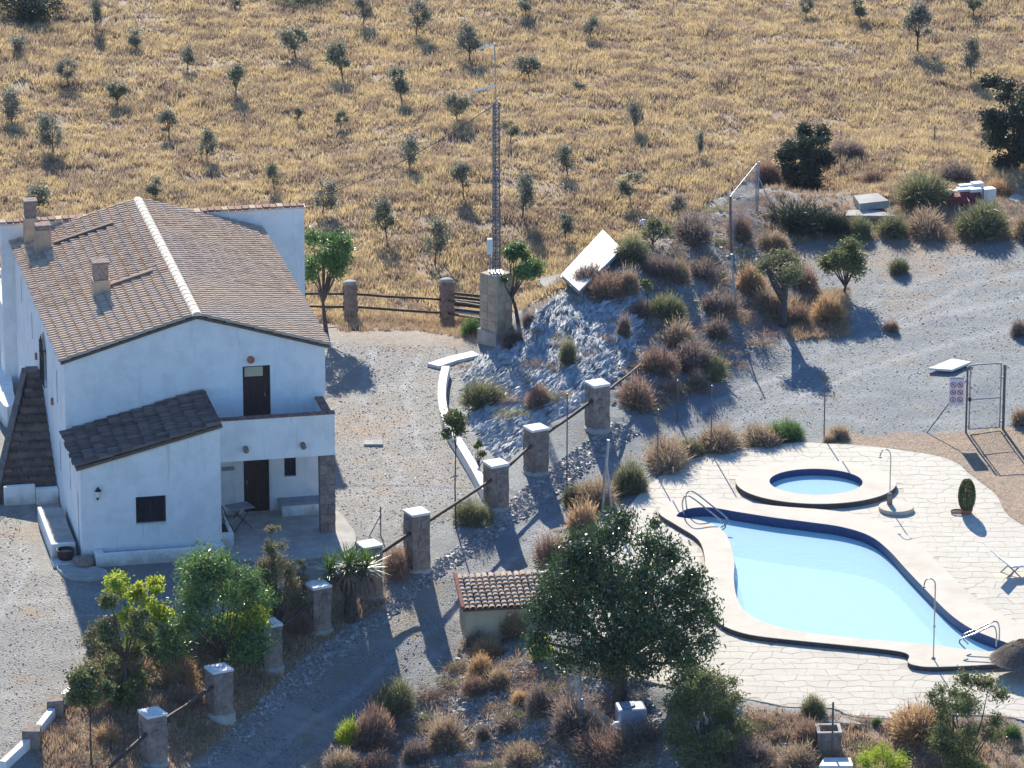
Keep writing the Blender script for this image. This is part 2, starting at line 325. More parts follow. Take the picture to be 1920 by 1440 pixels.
FIELDPX = [(-9000, -9000), (9000, -9000), (9000, 300), (1920, 330), (1700, 380), (1600, 365), (1480, 350), (1400, 340), (1290, 400), (1160, 455), (1060, 540), (1000, 570), (940, 590), (900, 605), (600, 600), (560, 580), (-60, 700), (-9000, 700)]
BEDPX = [(80, 1440), (60, 1400), (110, 1330), (160, 1270), (180, 1200), (300, 1210), (420, 1170), (560, 1110), (640, 1080), (700, 1080), (730, 1130), (640, 1180), (560, 1240), (430, 1370), (330, 1450), (300, 1520), (80, 1520)]
BED2PX = [(1400, 1322), (1480, 1334), (1560, 1340), (1600, 1350), (1700, 1355), (1800, 1348), (1900, 1355), (2100, 1400), (2100, 1600), (1340, 1600), (1320, 1440), (1370, 1380)]
BED3PX = [(1550, 812), (1640, 812), (1740, 812), (1830, 805), (2100, 800), (2100, 1060), (1920, 1000), (1880, 960), (1860, 930), (1800, 872), (1700, 850), (1550, 832)]
YARDG = [(600, 590), (920, 600), (905, 640), (860, 655), (780, 640), (640, 640), (610, 620)]
def soft(poly, wdt, o):
    d = polydist(PX, PY, poly); s = np.where(inpoly(PX, PY, poly), d, -d)+vn(GX*.9, GY*.9, o)*wdt*1.2+vn(GX*3, GY*3, o+1)*wdt*.8
    return np.clip(.5+s/wdt, 0, 1)
wf = soft(FIELDPX, 26, 20); wr = soft(ROCKPX, 14, 22)
wb = np.maximum(np.maximum(soft(BEDPX, 22, 24), soft(BED2PX, 8, 26)), np.maximum(soft(BED3PX, 8, 28), soft(YARDG, 20, 30)*.7))
for c, r_, q in [((690, 800), 60, .8), ((640, 800), 40, .7), ((760, 640), 60, .5), ((560, 1200), 60, .5), ((720, 920), 30, .4), ((1500, 590), 60, .9), ((1700, 570), 60, .35), ((1560, 470), 120, .5), ((1250, 470), 100, .45), ((1720, 410), 200, .8), ((1500, 420), 120, .6), ((50, 1000), 40, .6), ((640, 1440), 80, .2), ((960, 1240), 60, .4), ((1180, 1380), 120, .5), ((800, 880), 60, .3)]:
    d = np.hypot((PX-c[0]), (PY-c[1])*2.2)/r_; wb = np.maximum(wb, q*np.clip(1.4-d+vn(GX*1.5, GY*1.5, 33)*1.2, 0, 1))
wt = np.zeros_like(wf)
for pl_, w_ in (([(2000, 545), (1750, 590), (1560, 650), (1400, 730), (1230, 830), (1060, 970), (880, 1130), (640, 1320), (420, 1480)], 9), ([(2000, 590), (1780, 640), (1590, 700), (1440, 770), (1290, 845), (1130, 950), (960, 1110), (720, 1320), (560, 1480)], 9),
    ([(2000, 470), (1800, 500), (1640, 560), (1500, 640)], 7), ([(2000, 500), (1820, 535), (1680, 600)], 7), ([(700, 640), (690, 760), (740, 880), (700, 1000)], 9), ([(780, 660), (770, 780), (810, 880), (790, 950)], 9), ([(-20, 1180), (60, 1060), (40, 940)], 10)):
    dt = polydist(PX+40*vn(GX*.3, GY*.3, 70), PY*1.6, [(a, b_*1.6) for a, b_ in pl_], False); wt = np.maximum(wt, .75*np.clip(1.3-dt/w_, 0, 1))
ca = gme.color_attributes.new('zones', 'FLOAT_COLOR', 'POINT')
ca.data.foreach_set('color', np.stack([wf, wr, wb, wt], -1).astype(np.float32).ravel())
m, nt, b, vec = newmat('ground cover'); at = nt.nodes.new('ShaderNodeAttribute'); at.attribute_name = 'zones'
sp = nt.nodes.new('ShaderNodeSeparateColor'); nt.links.new(at.outputs['Color'], sp.inputs[0])
vo = nt.nodes.new('ShaderNodeTexVoronoi'); vo.inputs['Scale'].default_value = 26; nt.links.new(vec, vo.inputs['Vector'])
vs = nt.nodes.new('ShaderNodeSeparateColor'); nt.links.new(vo.outputs['Color'], vs.inputs[0])
mp = nt.nodes.new('ShaderNodeMapping'); mp.inputs['Scale'].default_value = (.5, 1.7, 1); mp.inputs['Rotation'].default_value = (0, 0, R(-35)); nt.links.new(vec, mp.inputs[0])
grav = mix(nt, (.19, .185, .175), (.38, .365, .33), vs.outputs[0])
grav = mix(nt, grav, (.13, .13, .13), ramp(nt, noise(nt, 5, 5, .7, vec), .52, .7))
grav = mix(nt, grav, (.34, .33, .31), ramp(nt, noise(nt, .45, 3, .5, mp.outputs[0]), .5, .65))
grav = mix(nt, grav, (.30, .235, .16), ramp(nt, noise(nt, .8, 5, .65, vec), .53, .68))
grav = mix(nt, grav, (.24, .235, .23), ramp(nt, noise(nt, .22, 4, .6, vec), .48, .62))
sx = nt.nodes.new('ShaderNodeSeparateXYZ'); nt.links.new(vec, sx.inputs[0]); adn = nt.nodes.new('ShaderNodeMath'); adn.operation = 'MULTIPLY_ADD'; nt.links.new(noise(nt, .6, 4, .6, vec), adn.inputs[0]); adn.inputs[1].default_value = 5; nt.links.new(sx.outputs[0], adn.inputs[2])
grav = mix(nt, grav, (.80, .93, 1.06), ramp(nt, adn.outputs[0], -2.5, 3.5), 'MULTIPLY')
tf = nt.nodes.new('ShaderNodeMath'); tf.operation = 'MULTIPLY'; nt.links.new(at.outputs['Alpha'], tf.inputs[0]); nt.links.new(ramp(nt, noise(nt, 3, 4, .7, vec), .3, .6), tf.inputs[1]); grav = mix(nt, grav, (.40, .41, .415), tf.outputs[0])
soil = mix(nt, (.36, .265, .17), (.24, .17, .135), ramp(nt, noise(nt, 1.6, 6, .7, vec), .4, .6))
soil = mix(nt, soil, (.38, .285, .18), ramp(nt, noise(nt, .25, 4, .6, vec), .45, .62))
rock = mix(nt, (.34, .37, .385), (.46, .48, .48), ramp(nt, noise(nt, 1.4, 6, .7, vec), .4, .62))
rock = mix(nt, rock, (.20, .225, .245), ramp(nt, noise(nt, 6, 5, .7, mp.outputs[0]), .52, .68))
bed = mix(nt, (.34, .23, .14), (.22, .14, .10), ramp(nt, noise(nt, 4, 6, .7, vec), .4, .6)); bed = mix(nt, bed, (.46, .36, .24), ramp(nt, vs.outputs[1], .7, .95))
c = mix(nt, grav, bed, sp.outputs[2]); c = mix(nt, c, soil, sp.outputs[0]); c = mix(nt, c, rock, sp.outputs[1])
nt.links.new(c, b.inputs['Base Color']); b.inputs['Roughness'].default_value = .75; b.inputs['Specular IOR Level'].default_value = .4
mx = nt.nodes.new('ShaderNodeMath'); mx.operation = 'ADD'; nt.links.new(noise(nt, 9, 8, .75, vec), mx.inputs[0]); nt.links.new(vo.outputs['Distance'], mx.inputs[1])
bump(nt, b, mx.outputs[0], 1.0, .05)
gme.materials.append(m); MAT['ground'] = m
link('ground', gme, kind='structure')

# ------------------------------------------------------------ scattering (grass, stones)
def scatter(n, poly, bbox, dens=None):
    out = []; tot = 0
    a = un(bbox[0], bbox[3]); b2 = un(bbox[2], bbox[1]); l = min(un(bbox[0], bbox[1])[0], a[0]); r_ = max(b2[0], un(bbox[2], bbox[3])[0])
    while tot < n:
        k = max(n*2, 2000); X = RS.uniform(l, r_, k); Y = RS.uniform(a[1]-3, b2[1]+8, k); Z = Hbase(X, Y); px, py = pj(X, Y, Z)
        ok = inpoly(px, py, poly) & ~inpoly(X, Y, DECK) & ~inpoly(X, Y, HPOLY)
        if dens is not None: ok &= RS.rand(k) < dens(X, Y, px, py)
        o = np.stack([X[ok], Y[ok]], -1); out.append(o); tot += len(o)
        if len(o) == 0: break
    P = np.concatenate(out)[:n]; return np.column_stack([P, H(P[:, 0], P[:, 1])])
def tufts(P, hgt, k, wd, spread):
    n = len(P); hs = hgt*RS.uniform(.5, 1.35, n)*(1+.8*vn(P[:, 0]*.7, P[:, 1]*.7, 40)); V = []; 
    base = np.repeat(P, k, 0); hs = np.repeat(hs, k); N = n*k
    az = RS.uniform(0, 2*np.pi, N); off = RS.uniform(0, spread*.5, N); lean = RS.uniform(.1, .9, N)
    bx = base[:, 0]+np.cos(az)*off; by = base[:, 1]+np.sin(az)*off; tx = -np.sin(az+RS.uniform(-1, 1, N)); ty = np.cos(az+RS.uniform(-1, 1, N)); wv = wd*RS.uniform(.6, 1.3, N)
    v0 = np.stack([bx-tx*wv, by-ty*wv, base[:, 2]-.03], -1); v1 = np.stack([bx+tx*wv, by+ty*wv, base[:, 2]-.03], -1)
    v2 = np.stack([bx+np.cos(az)*lean*hs, by+np.sin(az)*lean*hs, base[:, 2]+hs*np.sqrt(np.clip(1-lean**2*.6, .1, 1))], -1)
    V = np.stack([v0, v1, v2], 1).reshape(-1, 3); return V, np.arange(N*3).reshape(-1, 3)
FV = [(-60, -40), (1980, -40), (1980, 330), (1700, 378), (1480, 355), (1400, 340), (1290, 410), (1160, 460), (1060, 540), (1000, 575), (940, 590), (900, 605), (600, 606), (560, 600), (480, 560), (-60, 560)]
P = scatter(95000, FV, (-60, -40, 1980, 600), lambda X, Y, px, py: np.clip(.8+1.2*vn(X*.45, Y*.75, 41)+1.3*vn(X*1.4, Y*2.0, 42), .22, 1))
V, Fc = tufts(P, .24, 6, .030, .26); link('dry_grass', np_mesh('dry_grass', V, Fc, MAT['grassfield']), kind='stuff', label='dry golden grass covering the sloping field behind the house')
P = np.concatenate([scatter(2600, BEDPX, (60, 1080, 740, 1520)), scatter(900, [(600, 590), (930, 600), (905, 640), (780, 620), (640, 620)], (600, 560, 930, 660)),
    scatter(1600, [(1440, 330), (1920, 320), (1920, 450), (1600, 450), (1440, 460)], (1440, 300, 1920, 470)), scatter(700, [(1480, 560), (1590, 540), (1590, 630), (1480, 640)], (1450, 520, 1600, 650)),
    scatter(500, [(1400, 1325), (1900, 1350), (1920, 1440), (1340, 1440)], (1340, 1320, 1920, 1460)), scatter(220, [(880, 1180), (1080, 1250), (1050, 1440), (760, 1440), (800, 1300)], (700, 1150, 1100, 1460)),
    scatter(500, [(1050, 560), (1180, 450), (1440, 350), (1500, 480), (1440, 650), (1240, 760), (1200, 600)], (1050, 340, 1500, 800))])
V, Fc = tufts(P, .19, 9, .020, .28); link('dry_garden_grass', np_mesh('dry_garden_grass', V, Fc, MAT['grassbed']), kind='stuff', label='short dry grass and weeds in the garden bed and on the banks')
def rocks(P, smin, smax):
    oc = np.array([(1, 0, 0), (-1, 0, 0), (0, 1, 0), (0, -1, 0), (0, 0, 1), (0, 0, -1)], float); of = np.array([(0, 2, 4), (2, 1, 4), (1, 3, 4), (3, 0, 4), (2, 0, 5), (1, 2, 5), (3, 1, 5), (0, 3, 5)])
    n = len(P); s = RS.uniform(0, 1, n)**2.2*(smax-smin)+smin
    V = oc[None]*s[:, None, None]*RS.uniform(.6, 1.3, (n, 6, 1))*np.array([1, 1, .55])+RS.uniform(-.3, .3, (n, 6, 3))*s[:, None, None]
    V = V+P[:, None, :]; Fx = of[None]+6*np.arange(n)[:, None, None]; return V.reshape(-1, 3), Fx.reshape(-1, 3)
MAT['gravel'] = M('loose grey stones', (.33, .32, .30), (.19, .185, .18), 3.1, .6, 0, c3=(.54, .52, .47), s3=5, spec=.35)
P = np.concatenate([scatter(9000, [(600, 640), (860, 650), (850, 780), (930, 900), (700, 1100), (630, 1000)], (600, 620, 940, 1110)),
    scatter(16000, [(1130, 800), (1400, 640), (1600, 470), (1980, 440), (1980, 800), (1560, 820), (1300, 840), (1180, 900), (1080, 980), (880, 1220), (640, 1440), (300, 1500), (420, 1380), (800, 1100), (1000, 920)], (300, 440, 1980, 1500)),
    scatter(6000, [(-40, 880), (90, 900), (150, 1100), (400, 1100), (180, 1260), (60, 1440), (-40, 1440)], (-40, 860, 420, 1460))])
V1, F1 = rocks(P, .010, .042)
P = np.concatenate([scatter(9000, [(880, 1200), (1090, 1240), (1240, 1330), (1240, 1450), (640, 1450), (820, 1290)], (640, 1150, 1250, 1460)), scatter(5000, [(420, 1380), (560, 1240), (700, 1140), (860, 1020), (1000, 900), (1150, 790), (1200, 810), (1000, 960), (800, 1100), (330, 1500)], (330, 780, 1200, 1500)),
    scatter(5000, [(1050, 560), (1180, 460), (1400, 370), (1500, 480), (1420, 650), (1240, 780), (1120, 760), (1200, 600)], (1050, 350, 1500, 800))])
V2, F2 = rocks(P, .03, .11)
P = scatter(7500, ROCKPX, (850, 500, 1230, 890)); n_ = len(P); oc = np.array([(1, 0, 0), (-1, 0, 0), (0, 1, 0), (0, -1, 0), (0, 0, 1), (0, 0, -1)], float); of = np.array([(0, 2, 4), (2, 1, 4), (1, 3, 4), (3, 0, 4), (2, 0, 5), (1, 2, 5), (3, 1, 5), (0, 3, 5)])
ll_ = RS.uniform(.08, .34, n_)**1; an = 1.1+RS.normal(size=n_)*.35+1.2*vn(P[:, 0]*.5, P[:, 1]*.5, 60); Vr = oc[None]*np.stack([ll_, ll_*.24, ll_*RS.uniform(.10, .22, n_)], -1)[:, None, :]*RS.uniform(.6, 1.3, (n_, 6, 1)); ca1, sa1 = np.cos(an)[:, None], np.sin(an)[:, None]
V3 = np.stack([Vr[:, :, 0]*ca1-Vr[:, :, 1]*sa1, Vr[:, :, 0]*sa1+Vr[:, :, 1]*ca1, Vr[:, :, 2]+Vr[:, :, 0]*.25], -1)+P[:, None, :]
MAT['slate'] = M('blue grey slate', (.42, .455, .47), (.28, .31, .33), 2.5, .65, .01, 12, c3=(.48, .51, .52), s3=3, spec=.35)
link('slate_shards', np_mesh('slate_shards', V3.reshape(-1, 3), (of[None]+6*np.arange(n_)[:, None, None]).reshape(-1, 3), MAT['slate']), kind='stuff', label='jagged blue grey slate shards covering the rock face')
link('loose_stones', np_mesh('loose_stones', np.concatenate([V1, V2]), np.concatenate([F1, F2+len(V1)]), MAT['gravel']), kind='stuff', label='loose grey stones and gravel on the drive, yard and banks')
#@@PART2
# ============================================================ FARMHOUSE
house = empty('farmhouse', HO, HA, label='white two storey farmhouse with tiled gable roof and lean-to annex', cat='house')
def wallmesh(outline, holes, fr, depth=.22):
    """outline/holes: (a, z) lists; fr maps (a, z, inward depth) to local xyz."""
    loops = [[Vector((p[0], p[1], 0)) for p in outline]]+[[Vector((p[0], p[1], 0)) for p in h] for h in holes]
    flat = [p for l in loops for p in l]; T = tessellate_polygon(loops); mb = MB()
    V = [fr(p.x, p.y, 0) for p in flat]+[fr(p.x, p.y, depth) for p in flat]; n = len(flat)
    F = [tuple(t) for t in T]+[tuple(n+i for i in t) for t in T]; k = 0
    for l in loops:
        for i in range(len(l)): a, b_ = k+i, k+(i+1) % len(l); F.append((a, b_, n+b_, n+a))
        k += len(l)
    return mb.add(V, F)
def rect(a0, a1, z0, z1): return [(a0, z0), (a1, z0), (a1, z1), (a0, z1)]
def arch(a0, a1, z0, z1, n=7):
    r = (a1-a0)/2; c = (a0+a1)/2; return [(a0, z0), (a1, z0)]+[(c+r*math.cos(math.pi*i/n), z1-r+r*math.sin(math.pi*i/n)) for i in range(n+1)]
front = lambda v0: (lambda a, z, d: (a, v0+d, z))
leftf = lambda u0: (lambda a, z, d: (u0+d, a, z))
rightf = lambda u0: (lambda a, z, d: (u0-d, a, z))
def filled(name, shape, fr, mat, parent, d=.14, t=.04, frame=None, bars=(0, 0)):
    """a leaf or pane set back in its opening, with a frame and glazing bars"""
    mb = MB(); n = len(shape); V = [fr(a, z, d) for a, z in shape]+[fr(a, z, d+t) for a, z in shape]
    mb.add(V, [tuple(range(n)), tuple(range(2*n-1, n-1, -1))]+[(i, (i+1) % n, n+(i+1) % n, n+i) for i in range(n)])
    o = mb.build(name, mat, parent)
    if frame:
        a0, a1 = min(p[0] for p in shape), max(p[0] for p in shape); z0, z1 = min(p[1] for p in shape), max(p[1] for p in shape); fb = MB(); w = .05
        def bar(x0, x1, y0, y1):
            A = [fr(x, y, dd) for dd in (d-.035, d-.002) for x, y in ((x0, y0), (x1, y0), (x1, y1), (x0, y1))]
            fb.add(A, [(3, 2, 1, 0), (4, 5, 6, 7), (0, 1, 5, 4), (1, 2, 6, 5), (2, 3, 7, 6), (3, 0, 4, 7)])
        if len(shape) == 4: bar(a0, a0+w, z0, z1); bar(a1-w, a1, z0, z1); bar(a0+w, a1-w, z0, z0+w); bar(a0+w, a1-w, z1-w, z1)
        for i in range(bars[0]): x = a0+(a1-a0)*(i+1)/(bars[0]+1); bar(x-.012, x+.012, z0+w, z1-w)
        for i in range(bars[1]): y = z0+(z1-z0)*(i+1)/(bars[1]+1); bar(a0+w, a1-w, y-.012, y+.012)
        if fb.v: fb.build('frame', frame, o)
    return o
W, L, EZ, RU, RZ = 8.25, 13.4, 5.4, 4.2, 6.62
AV = -3.4; PV = -2.4; AR = 4.36; PR = 8.12
D1 = rect(5.62, 6.5, 2.95, 4.9); D2 = rect(5.6, 6.42, .03, 2.0); W1 = rect(6.9, 7.28, 1.15, 1.85)
wallmesh([(0, -.1), (W, -.1), (W, EZ), (RU, RZ-.06), (0, EZ)], [D1, D2, W1], front(0)).build('wall', MAT['white'], house)
LH = [arch(4.75, 5.95, 3.15, 4.75), rect(8.5, 8.75, 3.5, 4.4), rect(11.4, 11.62, 3.9, 4.8), rect(1.9, 2.2, 3.4, 4.5), rect(9.8, 10.05, 1.2, 2.0), rect(1.5, 1.75, 1.3, 2.3)]
wallmesh([(.0, -.1), (L, -.1), (L, EZ), (.0, EZ)], LH, leftf(0)).build('wall', MAT['white'], house)
wallmesh([(.23, -.1), (L, -.1), (L, EZ), (.23, EZ)], [], rightf(W)).build('wall', MAT['white'], house)
for o_ in house.children: o_.location = (0, 0, 0)
# nudge the left wall 3 mm proud so no faces share a plane
house.children[1].location.x = -.003; house.children[2].location.x = .003; house.children[0].location.y = -.003
rb = MB(); rb.add([(-.43, L+.01, -.1), (9.87, L+.01, -.1), (9.87, L+.01, 6.1), (-.43, L+.01, 6.1)], [(0, 1, 2, 3)])
rear = wallmesh([(-.43, -.1), (9.87, -.1), (9.87, 6.1), (-.43, 6.1)], [], front(L+.003), .25)
rear.build('rear_wall', MAT['white'], house)
wallmesh([(L+.26, -.1), (18, -.1), (18, 3.2), (L+.26, 3.2)], [arch(14.7, 16.1, .9, 2.75)], leftf(-.43)).build('rear_wall', MAT['white'], house)
wallmesh([(L+.26, -.1), (18, -.1), (18, 3.2), (L+.26, 3.2)], [], rightf(9.87)).build('rear_wall', MAT['white'], house)
MB().box(-.2, 9.6, 17.75, 17.99, -.1, 3.19).build('rear_wall', MAT['white'], house)
MB().box(-.19, 9.63, L+.27, 17.74, 2.8, 3.0).build('flat_roof', MAT['concrete'], house)
# openings
d = filled('door', D1, front(0), MAT['darkwood'], house, frame=MAT['darkwood'])
MB().box(5.70, 6.28, .125, .138, 4.52, 4.83).build('fanlight', MAT['creamwall'], d); MB().box(6.32, 6.34, .07, .1, 3.85, 3.98).build('handle', MAT['steel'], d)
for i in range(4): MB().box(5.69+i*.19, 5.86+i*.19, .118, .139, 3.05, 4.46).build('board', MAT['darkwood'], d)
d = filled('door', D2, front(0), MAT['darkwood'], house, frame=MAT['darkwood']); MB().box(5.7, 5.72, .07, .1, .95, 1.1).build('handle', MAT['steel'], d)
for i in range(4): MB().box(5.66+i*.175, 5.82+i*.175, .118, .139, .1, 1.92).build('board', MAT['darkwood'], d)
filled('window', W1, front(0), MAT['glass'], house, frame=MAT['darkwood'], bars=(1, 0))
for i, h in enumerate(LH):
    filled('window', h, leftf(0), MAT['glass'], house, d=.1, frame=MAT['darkwood'], bars=(1, 1))
filled('window', arch(14.7, 16.1, .9, 2.75), leftf(-.43), MAT['glass'], house, d=.1)
for (a0, a1, z0, z1, u0) in ((4.75, 5.95, 3.15, 4.75, 0), (14.7, 16.1, .9, 2.75, -.43)):
    g_ = MB(); n_ = 7
    for i in range(n_): a = a0+.06+(a1-a0-.12)*i/(n_-1); g_.box(u0-.10, u0-.08, a-.01, a+.01, z0-.1, z1-.05-.35*abs(i-3)/3)
    for z in (z0-.08, (z0+z1)/2, z1-.45): g_.box(u0-.105, u0-.075, a0, a1, z-.015, z+.015)
    for a in (a0+.06, a1-.08): 
        for z in (z0-.08, z1-.45): g_.box(u0-.1, u0, a, a+.02, z-.01, z+.01)
    g_.build('window_grille', MAT['blackmetal'], house)
def disc(u, v, z, r, ax, mat, name='clay_vent', t=.07):
    dct = {'v': (u, v-t, z), 'u': (u-t, v, z)}[ax]; MB().tube([dct, (u, v, z)], r, 16).build(name, mat, house)
disc(5.88, -.003, 5.12, .12, 'v', MAT['terra']); disc(-.003, 7.4, 3.3, .12, 'u', MAT['terra']); disc(-.003, 3.2, 3.1, .12, 'u', MAT['terra'])
# roof slabs
def slab(name, P4, t, mat, parent):
    a, b_, c_, d_ = [Vector(p) for p in P4]; nrm = (b_-a).cross(d_-a).normalized(); 
    if nrm.z < 0: nrm = -nrm
    V = [a, b_, c_, d_, a-nrm*t, b_-nrm*t, c_-nrm*t, d_-nrm*t]
    return MB().add(V, [(0, 1, 2, 3), (7, 6, 5, 4), (0, 4, 5, 1), (1, 5, 6, 2), (2, 6, 7, 3), (3, 7, 4, 0)]).build(name, mat, parent)
def tile_unit(r, l, lift):
    n = 5; V = []; F = []
    for j, (rr, y, z) in enumerate(((r*1.08, 0, lift), (r*.88, l, 0))):
        for s in (0, 1):
            q = rr-s*.014
            for i in range(n+1):
                th = math.pi*i/n; V.append((q*math.cos(th), y, z+q*.85*math.sin(th)))
    m_ = n+1
    for i in range(n): F += [(i, i+1, 2*m_+i+1, 2*m_+i), (i, i+1, m_+i+1, m_+i)]
    return np.array(V), np.array(F)
def tiled(parent, origin, across, upd, ncol, nrow, pc, pr, mat, r, l, keep=300, order=None, name='roof_tile', jit=.012):
    """courses of barrel tiles: origin is the eave corner, across runs along the eave, upd up the slope (unit vectors)"""
    O = np.array(origin, float); A = np.array(across, float); U = np.array(upd, float); N = np.cross(A, U); 
    if N[2] < 0: N = -N
    TV, TF = tile_unit(r, l, .035); me = np_mesh(name, TV, TF, mat)
    cells = [(i, j) for i in range(ncol) for j in range(nrow)]
    if order: cells.sort(key=order)
    VV = []; FF = []; k = 0
    Bm = Matrix(((A[0], U[0], N[0]), (A[1], U[1], N[1]), (A[2], U[2], N[2])))
    for q, (i, j) in enumerate(cells):
        ja = random.uniform(-1, 1)*jit; ju = random.uniform(-1, 1)*jit*1.5; jr = random.uniform(-1, 1)*.035; jz = random.uniform(0, 1)*.008
        p = O+A*(pc*(i+.5)+ja)+U*(pr*j+ju)+N*(.012+jz); Mr = Bm @ Matrix.Rotation(jr, 3, 'Z')
        if q < keep:
            o = bpy.data.objects.new(name, me); COL.objects.link(o); o.parent = parent; o.matrix_local = Matrix.Translation(Vector(p)) @ Mr.to_4x4()
        else:
            VV.append(TV @ np.array(Mr).T+p); FF.append(TF+k*len(TV)); k += 1
    if k: link(name+'s', np_mesh(name+'s', np.concatenate(VV), np.concatenate(FF), mat), parent, kind='stuff')
ov = .12; sl_l = Vector((RU+ov, 0, RZ-EZ)).normalized(); zl = EZ-ov*(RZ-EZ)/RU; sr = (RZ-EZ)/(W-RU); zr = EZ-ov*sr
rl = slab('roof', [(-ov, -.10, zl+.06), (RU, -.10, RZ+.06), (RU, L-.02, RZ+.06), (-ov, L-.02, zl+.06)], .07, MAT['tilebed'], house)
rr_ = slab('roof', [(RU+.002, -.10, RZ+.06), (W+ov, -.10, zr+.06), (W+ov, L-.02, zr+.06), (RU+.002, L-.02, RZ+.06)], .07, MAT['tilebed'], house)
lenl = math.hypot(RU+ov, RZ-zl); lenr = math.hypot(W+ov-RU, RZ-zr); nc = 58; pc = (L+.06)/nc
nr = 14
tiled(rl, (-ov-.03, -.10, zl+.052), (0, 1, 0), ((RU+ov)/lenl, 0, (RZ-zl)/lenl), nc, nr, pc, (lenl-.1)/nr, MAT['tile'], pc*.40, lenl/nr+.07, 300, lambda c: (c[0], c[1]))
tiled(rr_, (W+ov+.03, -.10, zr+.052), (0, 1, 0), (-(W+ov-RU)/lenr, 0, (RZ-zr)/lenr), nc, nr, pc, (lenr-.1)/nr, MAT['tile'], pc*.40, lenr/nr+.07, 300, lambda c: (c[0], c[1]))
rg = empty('ridge', (0, 0, 0), 0); rg.parent = house
for i in range(32):
    s = L/32; V = []; F = []
    for j, (rr, y) in enumerate(((.17, 0), (.155, s*1.04))):
        for k in range(7): th = math.pi*k/6; V.append((RU+rr*math.cos(th), -.12+i*s+y, RZ+.07+rr*.8*math.sin(th)+random.uniform(-.004, .004)))
    F = [(k, k+1, 8+k, 7+k) for k in range(6)]+[tuple(range(7)), tuple(range(13, 6, -1))]
    MB().add(V, F).build('ridge_tile', MAT['cream'], rg)
# parapet coping of the rear block
cop = MAT['brick']
for i in range(44):
    a = -.45+i*(10.34/44); wj = 10.34/44-.03
    MB().box(a, a+wj, L-.06, L+.32, 6.105, 6.165+random.uniform(0, .02)).build('coping_brick', cop if i % 4 else MAT['stonelt'], house)
MB().box(-.50, 9.93, L-.05, L+.31, 6.04, 6.102).build('coping_band', MAT['cream'], house)
# chimneys
def chimney(u, v, z0, w, h1, h2, mat2):
    c = empty('chimney', (u, v, z0), 0); c.parent = house
    MB().box(-w/2, w/2, -w/2, w/2, -.3, h1).build('stack', MAT['stonelt'], c, bevel=.02)
    MB().box(-w*.42, w*.42, -w*.42, w*.42, h1, h1+h2).build('hood', mat2, c, bevel=.02)
    MB().prism([(-w*.5, -w*.5), (w*.5, -w*.5), (w*.5, w*.5), (-w*.5, w*.5)], h1+h2, h1+h2+.05).build('cap', MAT['stone'], c)
    return c
chimney(1.85, 5.1, 5.9, .56, .62, .55, MAT['stone']); chimney(.75, 11.4, 5.6, .52, .85, .12, MAT['stone']); chimney(.5, 12.7, 5.55, .46, .95, .55, MAT['stone'])
sl_ = (RZ-EZ)/RU
for (u0, u1, v, t) in ((2.15, 3.55, 5.25, .10), (1.1, 3.1, 11.4, .10)):
    V = [(u0, v-t, EZ+.08+u0*sl_), (u1, v-t, EZ+.08+u1*sl_), (u1, v+t, EZ+.08+u1*sl_), (u0, v+t, EZ+.08+u0*sl_)]; V = V+[(a, b_, c_+.17) for a, b_, c_ in V]
    MB().add(V, [(0, 1, 5, 4), (1, 2, 6, 5), (2, 3, 7, 6), (3, 0, 4, 7), (4, 5, 6, 7)]).build('rain_diverter', MAT['tiledk'], house)
# annex
AW = rect(1.70, 2.64, 1.12, 2.0); A0, A1 = 3.10, 4.16
wallmesh([(0, -.1), (AR, -.1), (AR, A1), (0, A0)], [AW], front(AV-.003)).build('annex_wall', MAT['white'], house)
wallmesh([(AV+.0, -.1), (-.01, -.1), (-.01, A0), (AV, A0)], [rect(-2.9, -2.62, .35, 2.1), rect(-1.0, -.75, 1.5, 2.4)], leftf(-.004)).build('annex_wall', MAT['white'], house)
wallmesh([(AV+.23, -.1), (-.01, -.1), (-.01, A1), (AV+.23, A1)], [], rightf(AR+.003)).build('annex_wall', MAT['white'], house)
filled('window', AW, front(AV), MAT['glass'], house, frame=MAT['darkwood'], bars=(1, 0))
MB().box(1.66, 2.68, AV-.05, AV, 1.07, 1.115).build('window_sill', MAT['white2'], house)
for h in (rect(-2.9, -2.62, .35, 2.1), rect(-1.0, -.75, 1.5, 2.4)): filled('window', h, leftf(0), MAT['glass'], house, d=.1, frame=MAT['grey'])
aslp = Vector((AR, 0, A1-A0)); al = aslp.length; au = aslp/al; o0 = .14
ar = slab('annex_roof', [(-o0*1, AV-.10, A0+.02-o0*.24), (AR+.06, AV-.10, A1+.04), (AR+.06, -.01, A1+.04), (-o0, -.01, A0+.02-o0*.24)], .09, MAT['tilebed'], house)
tiled(ar, (-o0-.03, AV-.10, A0+.02-o0*.24), (0, 1, 0), (au.x, 0, au.z), 15, 12, 3.48/15, (al+.1)/12, MAT['tiledk'], .10, .46, 400, jit=.03)
fb = MB(); fb.add([(0, AV-.06, A0-.14), (AR+.02, AV-.06, A1-.12), (AR+.02, AV-.06, A1-.05), (0, AV-.06, A0-.07)]+[(0, AV-.004, A0-.14), (AR+.02, AV-.004, A1-.12), (AR+.02, AV-.004, A1-.05), (0, AV-.004, A0-.07)], [(0, 1, 2, 3), (0, 4, 5, 1), (3, 2, 6, 7), (1, 5, 6, 2), (0, 3, 7, 4)])
fb.build('cornice', MAT['cream'], house)
